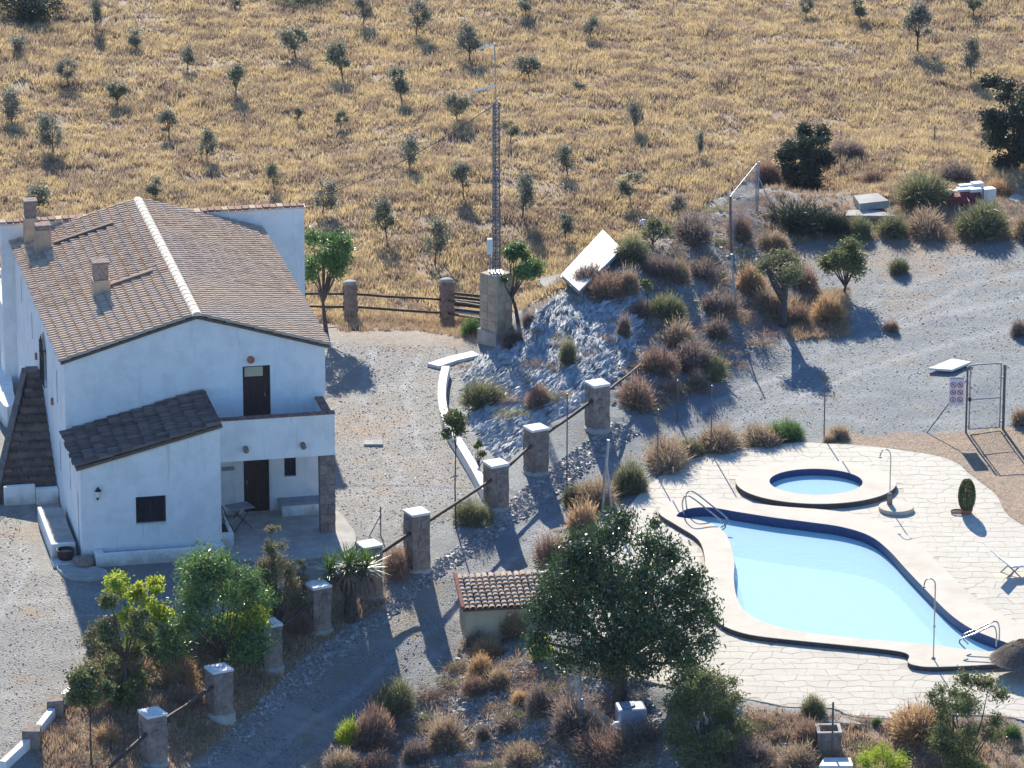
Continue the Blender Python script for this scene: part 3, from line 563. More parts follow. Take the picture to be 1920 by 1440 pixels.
# planter ledge at the annex foot
pl = empty('ledge', (0, 0, 0)); pl.parent = house
mb = MB(); mb.box(.35, 4.36, AV-.55, AV-.42, -.1, .42).box(.35, .62, AV-.42, AV-.005, -.1, .42).box(3.85, 4.36, AV-.42, AV-.005, -.1, .42).build('ledge_wall', MAT['white'], pl, bevel=.03)
MB().box(.62, 3.85, AV-.42, AV-.005, -.1, .28).build('soil', MAT['grey'], pl)
# porch
MB().box(AR+.01, PR, PV+.21, -.01, 2.62, 2.9).build('terrace_slab', MAT['concrete'], house)
MB().box(AR+.01, PR, PV, PV+.20, 2.60, 3.94).build('parapet', MAT['white'], house)
MB().box(PR-.2, PR+.003, PV+.205, -.01, 2.605, 3.72).build('parapet', MAT['white'], house)
for i in range(15): MB().box(AR+.02+i*.252, AR+.25+i*.252, PV-.03, PV+.23, 3.945, 3.985+random.uniform(0, .012)).build('coping_brick', MAT['brick'], house)
for i in range(8): MB().box(PR-.23, PR+.04, PV+.25+i*.265, PV+.49+i*.265, 3.725, 3.765+random.uniform(0, .012)).build('coping_brick', MAT['brick'], house)
for u in (5.3, 7.1): MB().tube([(u, PV-.2, 2.98), (u, PV, 3.02)], [.085, .085], 14).build('drain_spout', MAT['stone'], house)
pp = empty('porch_pillar', (7.88, PV+.26, 0)); pp.parent = house
MB().box(-.22, .22, -.22, .22, -.05, 2.6, .015).build('pillar_core', MAT['stone'], pp)
for k in range(8):
    z = k*.325
    for s in (0, 1):
        cut = .02 if (k+s) % 2 else -.06
        MB().box(-.24+s*.24+(cut if s else 0), 0+(cut if not s else 0)+s*.24-.012, -.245, -.19, z+.012, z+.31, .008).build('stone', MAT['stone'], pp)
    MB().box(.19, .247, -.21, .2, z+.012, z+.31, .008).build('stone', MAT['stone'], pp)
MB().box(6.72, 8.0, -.62, -.01, 0, .40).build('built_in_bench', MAT['white'], house, bevel=.02); MB().box(6.66, 8.02, -.66, -.01, .402, .46).build('bench_top', MAT['grey'], house)
mb = MB(); mb.box(AR+.01, AR+.42, PV-.7, PV-.56, -.05, .5).box(AR+.01, AR+.42, PV+.85, PV+.95, -.05, .5).box(AR+.3, AR+.42, PV-.56, PV+.85, -.05, .5).build('planter_wall', MAT['white'], house, bevel=.015)
MB().box(AR+.012, AR+.3, PV-.56, PV+.85, -.05, .44).build('planter_soil', MAT['darkwood'], house)
MB().box(4.9, 5.3, -.05, -.003, 1.5, 1.62).build('wall_ornament', MAT['grey'], house)
# exterior: left stair, ramps, planter wall, stone pads
st = empty('outside_stair', (0, 0, 0)); st.parent = house
for i in range(14):
    v0 = 2.6+i*.29; wd_ = 1.9-1.5*i/13; MB().box(-wd_, -.01, v0, v0+.29 if i < 13 else v0+.9, -.1, .42+i*.20, .015).build('step', MAT['tiledk'], st, bevel=.01)
    for k in range(int(wd_/.3)+1): MB().box(-wd_+k*.3+.01, min(-wd_+k*.3+.28, -.02), v0-.01, v0+.27, .42+i*.20, .45+i*.20+random.uniform(0, .04), .012).build('stone', MAT['tiledk'], st)
MB().add([(-2.1, 2.5, -.1), (-1.9, 2.5, -.1), (-.42, 6.6, -.1), (-.6, 6.6, -.1), (-2.1, 2.5, .5), (-1.9, 2.5, .5), (-.42, 6.6, 3.2), (-.6, 6.6, 3.2)], [(0, 3, 2, 1), (4, 5, 6, 7), (0, 1, 5, 4), (1, 2, 6, 5), (2, 3, 7, 6), (3, 0, 4, 7)]).build('stair_side_wall', MAT['stone'], st)
MB().box(-1.75, -.75, 2.33, 2.54, -.1, .62).box(-.74, -.02, 2.2, 2.5, -.1, .5).build('stair_foot_wall', MAT['white'], st, bevel=.03)
# farmhouse neighbours as things
def hp(u, v, z=0): return HO+HX*u+HY*v+np.array([0, 0, z])
t = empty('garden_bench_wall', hp(-.55, -.9), HA, label='long low white planter wall with grey top against the left of the annex', cat='low wall')
MB().box(-.35, -.22, -2.1, 1.5, -.1, .5).box(-.22, .4, -2.1, -1.95, -.1, .5).build('wall', MAT['white'], t, bevel=.02); MB().box(-.215, .42, -1.94, 1.5, -.1, .42).build('fill', MAT['concrete'], t)
t = empty('log_basket', hp(-.5, -3.3), HA, label='dark round basket on the white step beside the annex corner', cat='basket')
MB().lathe([(.22, 0), (.27, .12), (.29, .3), (.25, .3), (.22, .1)], 18).build('bowl', MAT['darkwood'], t, True); MB().lathe([(.2, .1), (.2, .22)], 14).build('filling', MAT['stone'], t)
t = MB().box(-.5, .55, -.35, .3, -.1, .12, .02).build('stone_step', MAT['white'], None, bevel=.04, loc=hp(-.45, -3.4), rz=HA, label='whitewashed stone step beneath the dark basket by the annex', cat='step')
t.location.z = -.0
bpy.data.objects['log_basket'].location.z = .12
def blob(name, pts, z0, z1, mat, **k):
    return MB().prism(smooth_closed(pts, 4), z0, z1).build(name, mat, None, bevel=.02, **k)
blob('stone_pad', [tuple(un(*q)[:2]) for q in [(105, 1035), (140, 1025), (150, 1055), (200, 1072), (190, 1086), (140, 1088), (108, 1070)]], -.1, .07, MAT['concrete'], label='rounded pale concrete pad at the left corner of the annex', cat='concrete pad')
bl = MB(); bl.lathe([(.30, 0), (.34, .12), (.26, .24), (.1, .29)], 12).build('boulder', MAT['stone'], None, True, loc=un(158, 1062)+np.array([0, 0, .05]), label='brown boulder on the pale pad at the annex corner', cat='boulder')
blob('porch_paving', [tuple(un(*q)[:2]) for q in [(425, 1040), (420, 975), (610, 955), (655, 985), (668, 1010), (655, 1032), (600, 1045), (500, 1052)]], -.15, .03, MAT['concrete'], kind='structure')
blob('house_path', [tuple(un(*q)[:2]) for q in [(25, 890), (95, 885), (110, 930), (112, 1000), (85, 960), (40, 915)]], -.1, .02, MAT['concrete'], kind='structure')
w1 = blob('white_wall', [tuple(un(*q)[:2]) for q in [(-12, 700), (14, 690), (26, 770), (30, 792), (8, 800), (-20, 740)]], 0, .75, MAT['white'], label='sunlit low white wall left of the house by the photo edge', cat='low wall')
# folding table and chair in the porch, lamp
def ft():
    t = empty('folding_table', hp(5.25, -1.35, .03), HA+.3, label='small grey folding table under the porch roof', cat='table')
    MB().box(-.38, .38, -.3, .3, .70, .73).build('table_top', MAT['grey'], t)
    for s in (-1, 1):
        MB().tube([(-.3, s*.24, 0), (.28, s*.24, .7)], .014, 6).build('leg', MAT['blackmetal'], t); MB().tube([(.3, s*.22, 0), (-.28, s*.22, .7)], .014, 6).build('leg', MAT['blackmetal'], t)
ft()
t = empty('folding_chair', hp(4.75, -1.9, .03), HA+1.2, label='dark folding chair between the annex wall and the porch table', cat='chair')
MB().box(-.2, .2, -.2, .2, .43, .46).build('seat', MAT['grey'], t); MB().box(-.2, .2, .19, .22, .6, .9).build('backrest', MAT['darkwood'], t)
for s in (-1, 1):
    MB().tube([(s*.19, -.2, 0), (s*.19, .2, .9)], .013, 6).build('leg', MAT['blackmetal'], t); MB().tube([(s*.18, .22, 0), (s*.18, -.15, .45)], .013, 6).build('leg', MAT['blackmetal'], t)
t = empty('wall_lantern', hp(.52, AV-.005, 2.12), HA, label='black iron lantern fixed to the annex front wall', cat='lantern')
MB().box(-.03, .03, -.03, 0, -.12, .16).build('bracket_plate', MAT['blackmetal'], t); MB().tube([(0, -.02, -.05), (0, -.12, -.08), (0, -.17, .02)], .012, 6).build('arm', MAT['blackmetal'], t)
MB().lathe([(.05, 0), (.095, .2)], 6, (0, -.17, .02)).build('lantern_glass', MAT['white2'], t); MB().lathe([(.12, 0), (.04, .09), (.01, .14)], 6, (0, -.17, .22)).build('lantern_cap', MAT['blackmetal'], t); MB().lathe([(.055, -.02), (.055, .0)], 6, (0, -.17, .02)).build('lantern_base', MAT['blackmetal'], t)

# ============================================================ PILLAR FENCE ALONG THE DRIVE
pf = empty('pillar_fence', gp(695, 1112), label='row of stone pillars joined by dark log rails along the drive', cat='fence')
PIL = [(1120, 802, 86), (1005, 884, 84), (930, 950, 84), (782, 1065, 108), (693, 1116, 98), (597, 1180, 86), (505, 1250, 84), (412, 1338, 86), (288, 1428, 94)]
bs = np.array(pf.location); pil_tops = []
def pillar(parent, loc, h, w=.62, rz=.5, cap=True, mat='stone', lat=None):
    p = empty('pillar', loc, rz); p.parent = parent
    nz = 7; n = 4; V = []; F = []
    for k in range(nz+1):
        z = -.35+(h+.35)*k/nz
        for (cx, cy) in ((-1, -1), (0, -1.03), (1, -1), (1.03, 0), (1, 1), (0, 1.03), (-1, 1), (-1.03, 0)):
            V.append((cx*w/2*random.uniform(.93, 1.02), cy*w/2*random.uniform(.93, 1.02), z))
    for k in range(nz):
        for i in range(8): F.append((k*8+i, k*8+(i+1) % 8, k*8+8+(i+1) % 8, k*8+8+i))
    F.append(tuple(nz*8+i for i in range(8)))
    MB().add(V, F).build('shaft', MAT[mat], p)
    if cap:
        MB().box(-w*.53, w*.53, -w*.53, w*.53, h, h+.09, .012).build('cap', MAT['white2'], p, bevel=.025)
        MB().lathe([(w*.78, -.3), (w*.74, .03), (w*.62, .07)], 12).build('footing', MAT['concrete'], p)
    for s in range(4):      # uneven facing stones, a few proud of each side
        for k in range(5):
            z0 = .08+k*(h-.15)/5; a = random.uniform(-.42, .05)*w; sw = random.uniform(.25, .42)*w; hh = (h-.15)/5*random.uniform(.55, .9)
            b_ = MB().prism([(a, -w/2-.02), (a+sw, -w/2-.03), (a+sw, -w/2+.06), (a, -w/2+.06)], z0, z0+hh) if False else MB().box(a, a+sw, -w/2-.022, -w/2+.06, z0, z0+hh, .035).build('stone', MAT[mat], p); b_.rotation_euler = (0, 0, s*math.pi/2)
    return p
for px, py, hpx in PIL:
    g0 = gp(px, py); h = up_m(tuple(g0), hpx)-.1; pillar(pf, g0-bs, h); pil_tops.append((g0-bs, h))
ends = [gp(1205, 745)-bs]; zl_ = .72
def rail(parent, a, b_, r=.055, mat='log'):
    a = np.array(a); b_ = np.array(b_); P = []; n = 7
    for i in range(n): t_ = i/(n-1); P.append(a*(1-t_)+b_*t_+np.array([random.uniform(-.012, .012), 0, random.uniform(-.012, .012)-.01*math.sin(math.pi*t_)]))
    return MB().tube(P, [r*random.uniform(.85, 1.15) for _ in P], 8).build('rail', MAT[mat], parent, True)
for i in range(len(pil_tops)-1):
    (a, ha), (b_, hb) = pil_tops[i], pil_tops[i+1]; rail(pf, a+np.array([0, 0, ha*zl_]), b_+np.array([0, 0, hb*zl_]))
a, ha = pil_tops[-1]; rail(pf, a+np.array([0, 0, ha*zl_]), a+(a-pil_tops[-2][0])+np.array([0, 0, ha*.45]))
a, ha = pil_tops[0]; q = gp(1200, 700)-bs; rail(pf, a+np.array([0, 0, ha*.7]), q+np.array([0, 0, .3]), .045)

# ============================================================ YARD FENCE, BENCH, MAST
yf = empty('yard_fence', gp(657, 600), label='low timber rail fence with round stone posts at the back of the yard', cat='fence')
ys_ = np.array(yf.location); YP = [(560, 600, 74), (657, 600, 72), (838, 612, 88)]; tp = []
for px, py, hpx in YP:
    g0 = gp(px, py); h = up_m(tuple(g0), hpx)-.05; pillar(yf, g0-ys_, h, .46, .15, False, 'stone'); tp.append((g0-ys_, h))
    MB().lathe([(.24, 0), (.22, .05), (.12, .09)], 12, g0-ys_+np.array([0, 0, h])).build('post_cap', MAT['concrete'], yf, True)
tp.append((gp(912, 640)-ys_+np.array([0, .9, 0]), 1.2))
for i in range(len(tp)-1):
    for fz in (.98, .5): rail(yf, tp[i][0]+np.array([0, 0, fz]), tp[i+1][0]+np.array([0, 0, fz]), .045)
g0 = gp(874, 606); t = empty('garden_bench', g0, -.35, label='dark slatted wooden bench between the fence post and the mast plinth', cat='bench')
for k in range(4): MB().box(-.72, .72, -.22+k*.115, -.13+k*.115, .42, .455).build('seat_slat', MAT['grey'] if k < 1 else MAT['log'], t)
for k in range(4): MB().box(-.72, .72, .25+k*.02, .28+k*.02, .52+k*.13, .62+k*.13).build('back_slat', MAT['log'], t)
for s in (-1, 1):
    MB().box(s*.62-.04, s*.62+.04, -.22, -.15, 0, .41).build('leg', MAT['log'], t); MB().add([(s*.62-.04, .2, 0), (s*.62+.04, .2, 0), (s*.62+.04, .25, 0), (s*.62-.04, .25, 0), (s*.62-.04, .3, 1.05), (s*.62+.04, .3, 1.05), (s*.62+.04, .37, 1.05), (s*.62-.04, .37, 1.05)], [(3, 2, 1, 0), (4, 5, 6, 7), (0, 1, 5, 4), (1, 2, 6, 5), (2, 3, 7, 6), (3, 0, 4, 7)]).build('leg', MAT['log'], t)
    MB().box(s*.66-.04, s*.66+.04, -.25, .3, .66, .70).build('armrest', MAT['log'], t)
g0 = gp(930, 648)+np.array([0, .55, 0]); ph = up_m(tuple(g0), 128)
t = empty('mast_plinth', g0, -.75, label='tall square sandy stone plinth beneath the lattice mast', cat='plinth')
MB().box(-.40, .40, -.40, .40, -.4, ph, .02).build('block', MAT['stonelt'], t, bevel=.03); MB().box(-.46, .46, -.46, .46, -.5, .45, .02).build('foot', MAT['concrete'], t, bevel=.03)
for s in range(4):
    for k in range(6):
        z0 = .5+k*(ph-.55)/6; off = (k % 2)*.2
        for a in (-.39, .0):
            b_ = MB().box(a+.01+off*.3, a+.37, -.425, -.36, z0+.01, z0+(ph-.55)/6-.012, .012).build('stone', MAT['stonelt'], t); b_.rotation_euler = (0, 0, s*math.pi/2)
mz = g0+np.array([0, 0, ph]); mast = empty('lattice_mast', mz, .2, label='tall steel lattice radio mast standing on the sandy stone plinth', cat='mast')
mh = up_m(tuple(mz), 320); top = up_m(tuple(mz), 430); rad = .145
legs = [(rad*math.cos(a), rad*math.sin(a)) for a in (math.pi/2, math.pi/2+2.094, math.pi/2+4.189)]
for x, y in legs: MB().tube([(x, y, 0), (x*.8, y*.8, mh)], .026, 6).build('leg', MAT['mast'], mast)
nb = 26; br = MB()
for k in range(nb):
    z = mh*k/nb; z2 = mh*(k+1)/nb; f1 = 1-.2*k/nb; f2 = 1-.2*(k+1)/nb
    for i in range(3):
        a, b_ = legs[i], legs[(i+1) % 3]
        MB().tube([(a[0]*f1, a[1]*f1, z+.01), (b_[0]*f1, b_[1]*f1, z+.01)], .014, 4).build('rung', MAT['mast'], mast) if i == 0 else br.tube([(a[0]*f1, a[1]*f1, z+.01), (b_[0]*f1, b_[1]*f1, z+.01)], .014, 4)
        br.tube([(a[0]*f1, a[1]*f1, z), (b_[0]*f2, b_[1]*f2, z2)], .012, 4)
br.build('bracing', MAT['mast'], mast)
MB().tube([(0, 0, mh-.6), (0, 0, mh), (-.04, 0, top)], .022, 8).build('top_pole', MAT['steel'], mast); MB().box(-.24, .24, -.24, .24, -.0, .03).build('base_plate', MAT['steel'], mast)
for zf, l, r_ in ((top-.02, .62, .03), (up_m(tuple(mz), 350), .82, .034)):
    a = MB().tube([(0, 0, zf), (-l, -.12, zf-.13)], r_, 8).build('antenna', MAT['white2'], mast)
MB().box(-.32, -.14, -.15, .02, .7, 1.25).build('equipment_box', MAT['white2'], mast, bevel=.02); MB().tube([(-.22, -.06, 0), (-.22, -.06, .72)], .03, 8).build('conduit', MAT['steel'], mast)
MB().tube([(.03, .02, top*.45), (.03, .02, .1)], .025, 6).build('feed_cable', MAT['steel'], mast)
ca_ = mz+np.array([-.1, 0, mh-.15]); cb = hp(9.7, L+.2, 6.15); P = [ca_*(1-i/14)+cb*(i/14)-np.array([0, 0, .35*math.sin(math.pi*i/14)]) for i in range(15)]
MB().tube([p-ca_ for p in P], .014, 5).build('overhead_cable', MAT['blackmetal'], None, loc=ca_, label='black cable sagging from the mast to the rear corner of the house', cat='cable')

# ============================================================ LOW WHITE WALLS
def sweep(pts, wdt, h, mat, name, under=.25, step=0, **k):
    P = [np.array(p, float) for p in pts]; V = []; F = []; o = P[0].copy()
    for i, p in enumerate(P):
        t_ = P[min(i+1, len(P)-1)]-P[max(i-1, 0)]; n_ = np.array([-t_[1], t_[0], 0])/math.hypot(t_[0], t_[1])
        for s, z in ((-1, -under), (1, -under), (1, h), (-1, h)): V.append(p-o+n_*s*wdt/2+np.array([0, 0, z]))
    for i in range(len(P)-1):
        for a in range(4): F.append((i*4+a, i*4+(a+1) % 4, i*4+4+(a+1) % 4, i*4+4+a))
    F += [(0, 1, 2, 3), tuple((len(P)-1)*4+a for a in (3, 2, 1, 0))]
    return MB().add(V, F).build(name, mat, None, bevel=.02, loc=o, **k)
def curve(pts, k=5):
    P = [np.array(p, float) for p in pts]; P = [2*P[0]-P[1]]+P+[2*P[-1]-P[-2]]; out = []
    for i in range(1, len(P)-2):
        a, b_, c_, d_ = P[i-1:i+3]
        for j in range(k): t_ = j/k; out.append(.5*((2*b_)+(c_-a)*t_+(2*a-5*b_+4*c_-d_)*t_*t_+(3*b_-a-3*c_+d_)*t_**3))
    return out+[P[-2]]
sweep(curve([gp(*q) for q in [(836, 706), (830, 735), (829, 768), (838, 808), (862, 850), (886, 890), (912, 938)]]), .28, .38, MAT['white2'], 'low_wall', label='curved low white wall holding back the foot of the rocky bank', cat='low wall')
sweep([gp(812, 690)+np.array([0, 0, 0]), gp(850, 678), gp(893, 668)], .55, .12, MAT['white2'], 'white_kerb', label='flat white slab kerb at the top of the yard by the rock face', cat='kerb')
gw = empty('garden_wall', gp(75, 1390), label='short stepped white wall with square piers at the lower left bed', cat='low wall'); gb = np.array(gw.location)
for (q, h) in (((105, 1335), .45), ((60, 1395), .5)): 
    g0 = gp(*q); MB().box(-.24, .24, -.3, .3, -.3, h, .02).build('pier', MAT['stone'], gw, loc=g0-gb)
for a, b_ in (((150, 1288), (108, 1330)), ((98, 1345), (64, 1388)), ((52, 1402), (5, 1446))):
    o_ = sweep([gp(*a), gp(*b_)], .2, .28, MAT['white2'], 'wall_length'); o_.location = np.array(o_.location)-gb; o_.parent = gw

# ============================================================ POOL, SPA, DECK
def xy(q, z): return tuple(un(q[0], q[1], z)[:2])
CZ = .15
INPX = [(1268, 967), (1290, 954), (1330, 951), (1380, 959), (1450, 970), (1520, 979), (1580, 988), (1630, 1004), (1665, 1030), (1700, 1068), (1740, 1110), (1780, 1150), (1820, 1178), (1860, 1195), (1893, 1209), (1860, 1221), (1820, 1218), (1745, 1209), (1660, 1201), (1560, 1192), (1480, 1180), (1430, 1165), (1397, 1146), (1381, 1118), (1376, 1085), (1377, 1055), (1372, 1028), (1362, 1003), (1343, 986), (1315, 976), (1290, 972)]
INN = [tuple(p) for p in smooth_closed([xy(q, CZ) for q in INPX], 4)]
OUTPX = [(1235, 960), (1262, 938), (1330, 932), (1450, 948), (1560, 957), (1640, 972), (1705, 1006), (1760, 1055), (1810, 1105), (1860, 1142), (1925, 1172), (1990, 1190), (1985, 1232), (1900, 1243), (1850, 1246), (1790, 1249), (1740, 1250), (1712, 1246), (1702, 1240), (1704, 1228), (1680, 1220), (1600, 1211), (1500, 1201), (1420, 1192), (1375, 1181), (1345, 1165), (1322, 1135), (1318, 1090), (1322, 1050), (1310, 1012), (1270, 985)]
OUT = [tuple(p) for p in smooth_closed([xy(q, CZ) for q in OUTPX], 4)]
SC_ = un(1530, 904, .16); SA, SB = 1.50, 1.28
spa_in = [(SC_[0]+SA*math.cos(a), SC_[1]+SB*math.sin(a)) for a in np.linspace(0, 2*math.pi, 48, endpoint=False)]
spa_out = [(SC_[0]+2.58*math.cos(a), SC_[1]+2.15*math.sin(a)) for a in np.linspace(0, 2*math.pi, 64, endpoint=False)]
def ringmesh(outer, inner, z0, z1):
    loops = [[Vector((p[0], p[1], 0)) for p in outer]]+[[Vector((p[0], p[1], 0)) for p in i_] for i_ in inner]; flat = [p for l in loops for p in l]; T = tessellate_polygon(loops); n = len(flat)
    V = [(p.x, p.y, z1) for p in flat]+[(p.x, p.y, z0) for p in flat]; F = [tuple(t_) for t_ in T]; k = 0
    for l in loops:
        for i in range(len(l)): a, b_ = k+i, k+(i+1) % len(l); F.append((a, b_, n+b_, n+a))
        k += len(l)
    return V, F
def scalep(poly, d):   # inset/outset
    n = len(poly); c = []; ar = sum(poly[i][0]*poly[(i+1) % n][1]-poly[(i+1) % n][0]*poly[i][1] for i in range(n)); sg = 1 if ar > 0 else -1
    for i in range(n):
        a, b_ = np.array(poly[i-1]), np.array(poly[(i+1) % n]); t_ = b_-a; t_ = t_/(np.linalg.norm(t_)+1e-9); c.append((poly[i][0]+t_[1]*d*sg, poly[i][1]-t_[0]*d*sg))
    return c
deck = empty('pool_deck', (0, 0, 0), kind='structure')
V, F = ringmesh(DECK, [scalep(INN, .12), scalep(spa_in, .12)], -.6, -.0045); MB().add(V, F).build('deck_slab', MAT['joint'], deck)
# irregular flagstones
cw, ch_ = .62, .46; x0, y0 = min(p[0] for p in DECK), min(p[1] for p in DECK); x1, y1 = max(p[0] for p in DECK), max(p[1] for p in DECK)
nx_, ny_ = int((x1-x0)/cw)+2, int((y1-y0)/ch_)+2
def gv(i, j, h):     # shared corner points of a staggered grid, pulled about
    r_ = random.Random(i*7919+j*104729+h*31); return (x0+(i+(j % 2)*.5+h*.5)*cw+r_.uniform(-.13, .13), y0+j*ch_+r_.uniform(-.10, .10))
cells = []
for j in range(ny_):
    for i in range(-1, nx_):
        # bottom edge of row j has corners at i, i+.5, i+1 (row j offset); top edge from row j+1
        def pt(k2, jj):  # k2 in half units
            r_ = random.Random(k2*7919+jj*104729); return (x0+k2*.5*cw+r_.uniform(-.10, .10), y0+jj*ch_+r_.uniform(-.11, .11))
        s = 2*i+(j % 2)
        cells.append([pt(s, j), pt(s+1, j), pt(s+2, j), pt(s+2, j+1), pt(s+1, j+1), pt(s, j+1)])
keep = []
cpts = np.array(cells); flatx = cpts[:, :, 0]; flaty = cpts[:, :, 1]
okv = lambda X, Y: inpoly(X, Y, DECK) & ~inpoly(X, Y, OUT) & ~inpoly(X, Y, spa_out)
ctr = cpts.mean(1, keepdims=True); okm = okv(ctr[:, 0, 0], ctr[:, 0, 1]); T_ = np.ones((len(cpts), 6, 1))
for _ in range(12):      # pull corners that stick out back to the edge
    Q_ = ctr+(cpts-ctr)*T_; bad = ~okv(Q_[:, :, 0], Q_[:, :, 1]); T_[bad] -= .08
cpts = ctr+(cpts-ctr)*np.clip(T_, .02, 1); cells = [[tuple(p) for p in c_] for c_ in cpts]
okm &= np.clip(T_, 0, 1).mean((1, 2)) > .35
px_, py_ = pj(ctr[:, 0, 0], ctr[:, 0, 1], 0*ctr[:, 0, 0]); okm &= (px_ < 1990)
cl = [(py_[i], px_[i], cells[i]) for i in range(len(cells)) if okm[i]]
cl.sort(key=lambda c_: (-(1 if c_[1] < 1935 else 0), -c_[0]))
rest = MB()
def flagst(c_, mb):
    cx = sum(p[0] for p in c_)/6; cy = sum(p[1] for p in c_)/6; z = random.uniform(0, .004); g_ = .009
    ins = []; 
    for p in c_: dx, dy = cx-p[0], cy-p[1]; l = max(math.hypot(dx, dy), .03); ins.append((p[0]+dx/l*g_, p[1]+dy/l*g_))
    V = [(p[0], p[1], -.02) for p in ins]+[(cx+(p[0]-cx)*.985, cy+(p[1]-cy)*.985, z+random.uniform(-.001, .002)) for p in ins]+[(cx, cy, z+.002)]
    F = [(k, (k+1) % 6, 6+(k+1) % 6, 6+k) for k in range(6)]+[(6+k, 6+(k+1) % 6, 12) for k in range(6)]; mb.add(V, F)
for q, (a, b_, c_) in enumerate(cl):
    if q < 300: mb = MB(); flagst(c_, mb); mb.build('flagstone', MAT['flag'], deck)
    else: flagst(c_, rest)
rest.build('flagstones', MAT['flag'], deck, kind='stuff')
cpx = (1525, 1165)
pool = empty('swimming_pool', tuple(un(1560, 1110)[:2])+(0,), label='large curvy pear shaped swimming pool with pale blue water', cat='swimming pool'); pb = -np.array(pool.location)
V, F = ringmesh(OUT, [INN], -.05, CZ); MB().add(V, F).build('coping', MAT['coping'], pool, loc=pb)
V, F = ringmesh(scalep(OUT, .004), [scalep(OUT, -.05)], -.06, CZ-.02); MB().add(V, F).build('coping_shade_strip', MAT['copshade'], pool, loc=pb)  # dark strip carries the painted shade of the coping's outer side
def basin(poly, zt, zb, parent, off, nm, wz=-.19):
    n = len(poly); V = [(p[0], p[1], zt) for p in poly]+[(p[0], p[1], zb) for p in poly]; V2_ = [(p[0], p[1], wz) for p in poly]; MB().add(V[:n]+V2_, [(i, (i+1) % n, n+(i+1) % n, n+i) for i in range(n)]).build('tile_band', MAT['poolwall'], parent, loc=off)
    MB().add(V2_+V[n:], [(i, (i+1) % n, n+(i+1) % n, n+i) for i in range(n)]).build(nm+'_wall', MAT['poolfloor'], parent, loc=off)
    T = tessellate_polygon([[Vector((p[0], p[1], 0)) for p in poly]]); MB().add([(p[0], p[1], zb+.002) for p in poly], [tuple(t_) for t_ in T]).build(nm+'_floor', MAT['poolfloor'], parent, loc=off)
basin(scalep(INN, -.004), CZ-.012, -.80, pool, pb, 'basin')
mw = bpy.data.materials.new('pool water'); mw.use_nodes = True; nt = mw.node_tree; b = nt.nodes['Principled BSDF']
b.inputs['Base Color'].default_value = (.54, .80, .87, 1); b.inputs['Roughness'].default_value = .05; b.inputs['IOR'].default_value = 1.33
tr = nt.nodes.new('ShaderNodeBsdfTransparent'); tr.inputs[0].default_value = (.88, .98, 1, 1); ms = nt.nodes.new('ShaderNodeMixShader'); ms.inputs[0].default_value = .74
nt.links.new(tr.outputs[0], ms.inputs[1]); nt.links.new(b.outputs[0], ms.inputs[2]); nt.links.new(ms.outputs[0], nt.nodes['Material Output'].inputs[0])
tc = nt.nodes.new('ShaderNodeTexCoord'); bump(nt, b, noise(nt, 5, 5, .65, tc.outputs['Object']), .6, .03); MAT['water'] = mw
T = tessellate_polygon([[Vector((p[0], p[1], 0)) for p in INN]]); MB().add([(p[0], p[1], -.165) for p in INN], [tuple(t_) for t_ in T]).build('water', mw, pool, loc=pb)
spa = empty('round_spa', tuple(SC_[:2])+(0,), label='small round paddling pool with broad raised pale rim', cat='paddling pool'); sb = -np.array(spa.location)
V, F = ringmesh(spa_out, [spa_in], -.05, .18); MB().add(V, F).build('rim', MAT['coping'], spa, loc=sb)
V, F = ringmesh(scalep(spa_out, .004), [scalep(spa_out, -.05)], -.06, .16); MB().add(V, F).build('rim_shade_strip', MAT['copshade'], spa, loc=sb)  # shade on the rim's outer side, put in as a dark strip
basin(scalep(spa_in, -.004), .17, -.62, spa, sb, 'basin', -.07)
T = tessellate_polygon([[Vector((p[0], p[1], 0)) for p in spa_in]]); MB().add([(p[0], p[1], -.05) for p in spa_in], [tuple(t_) for t_ in T]).build('water', mw, spa, loc=sb)
MB().tube([(SC_[0]+.3, SC_[1]+1.1, -.7), (SC_[0]+.3, SC_[1]+1.1, -.05)], .03, 8).build('grey_tube', MAT['grey'], spa, loc=sb)  # plain grey upright tube below the water surface
# handrails
def vpt(q, y): d_ = raydir(*q); t_ = (y-CAM[1])/d_[1]; return CAM+d_*t_
def handrail(a, pts, label, off=(.0, .45)):
    g_ = un(*a, CZ); t_ = empty('handrail', g_, label=label, cat='handrail')
    P = [g_]+[vpt(q, g_[1]-dy) for q, dy in pts]
    for s in (0, 1):
        MB().tube(curve([p-g_+np.array([off[0]*s, off[1]*s, 0]) for p in P], 5), .024, 8).build('rail', MAT['chrome'], t_, True)
handrail((1288, 956), [((1286, 932), .0), ((1297, 921), .1), ((1332, 946), .5), ((1366, 976), 1.1), ((1352, 989), 1.3)], 'bent steel handrail at the narrow left end of the pool', (-.12, -.45))
handrail((1868, 1212), [((1868, 1185), 0), ((1860, 1174), .1), ((1830, 1187), .3), ((1799, 1201), .5), ((1810, 1217), .7)], 'bent steel handrail at the right tip of the pool', (.12, .4))
def pole(name, q, hpx, r_, mat, z=None, curve_top=False, **k):
    g_ = gp(*q) if z is None else un(*q, z); h = up_m(tuple(g_), hpx); t_ = empty(name, g_, **k)
    pts = [(0, 0, -.1), (0, 0, h*.5), (0, 0, h-.3), (0, 0, h)]
    if curve_top: pts = [(0, 0, -.1), (0, 0, h*.5), (0, 0, h-.25), (-.05, 0, h-.06), (-.16, 0, h), (-.28, 0, h-.05), (-.33, 0, h-.22)]
    MB().tube(curve(pts, 4), r_, 8).build('pole', mat, t_, True); return t_, h
t, h = pole('shower', (1750, 1235), 150, .02, MAT['chrome'], CZ, True, label='thin hooked shower pipe at the front edge of the pool', cat='shower')
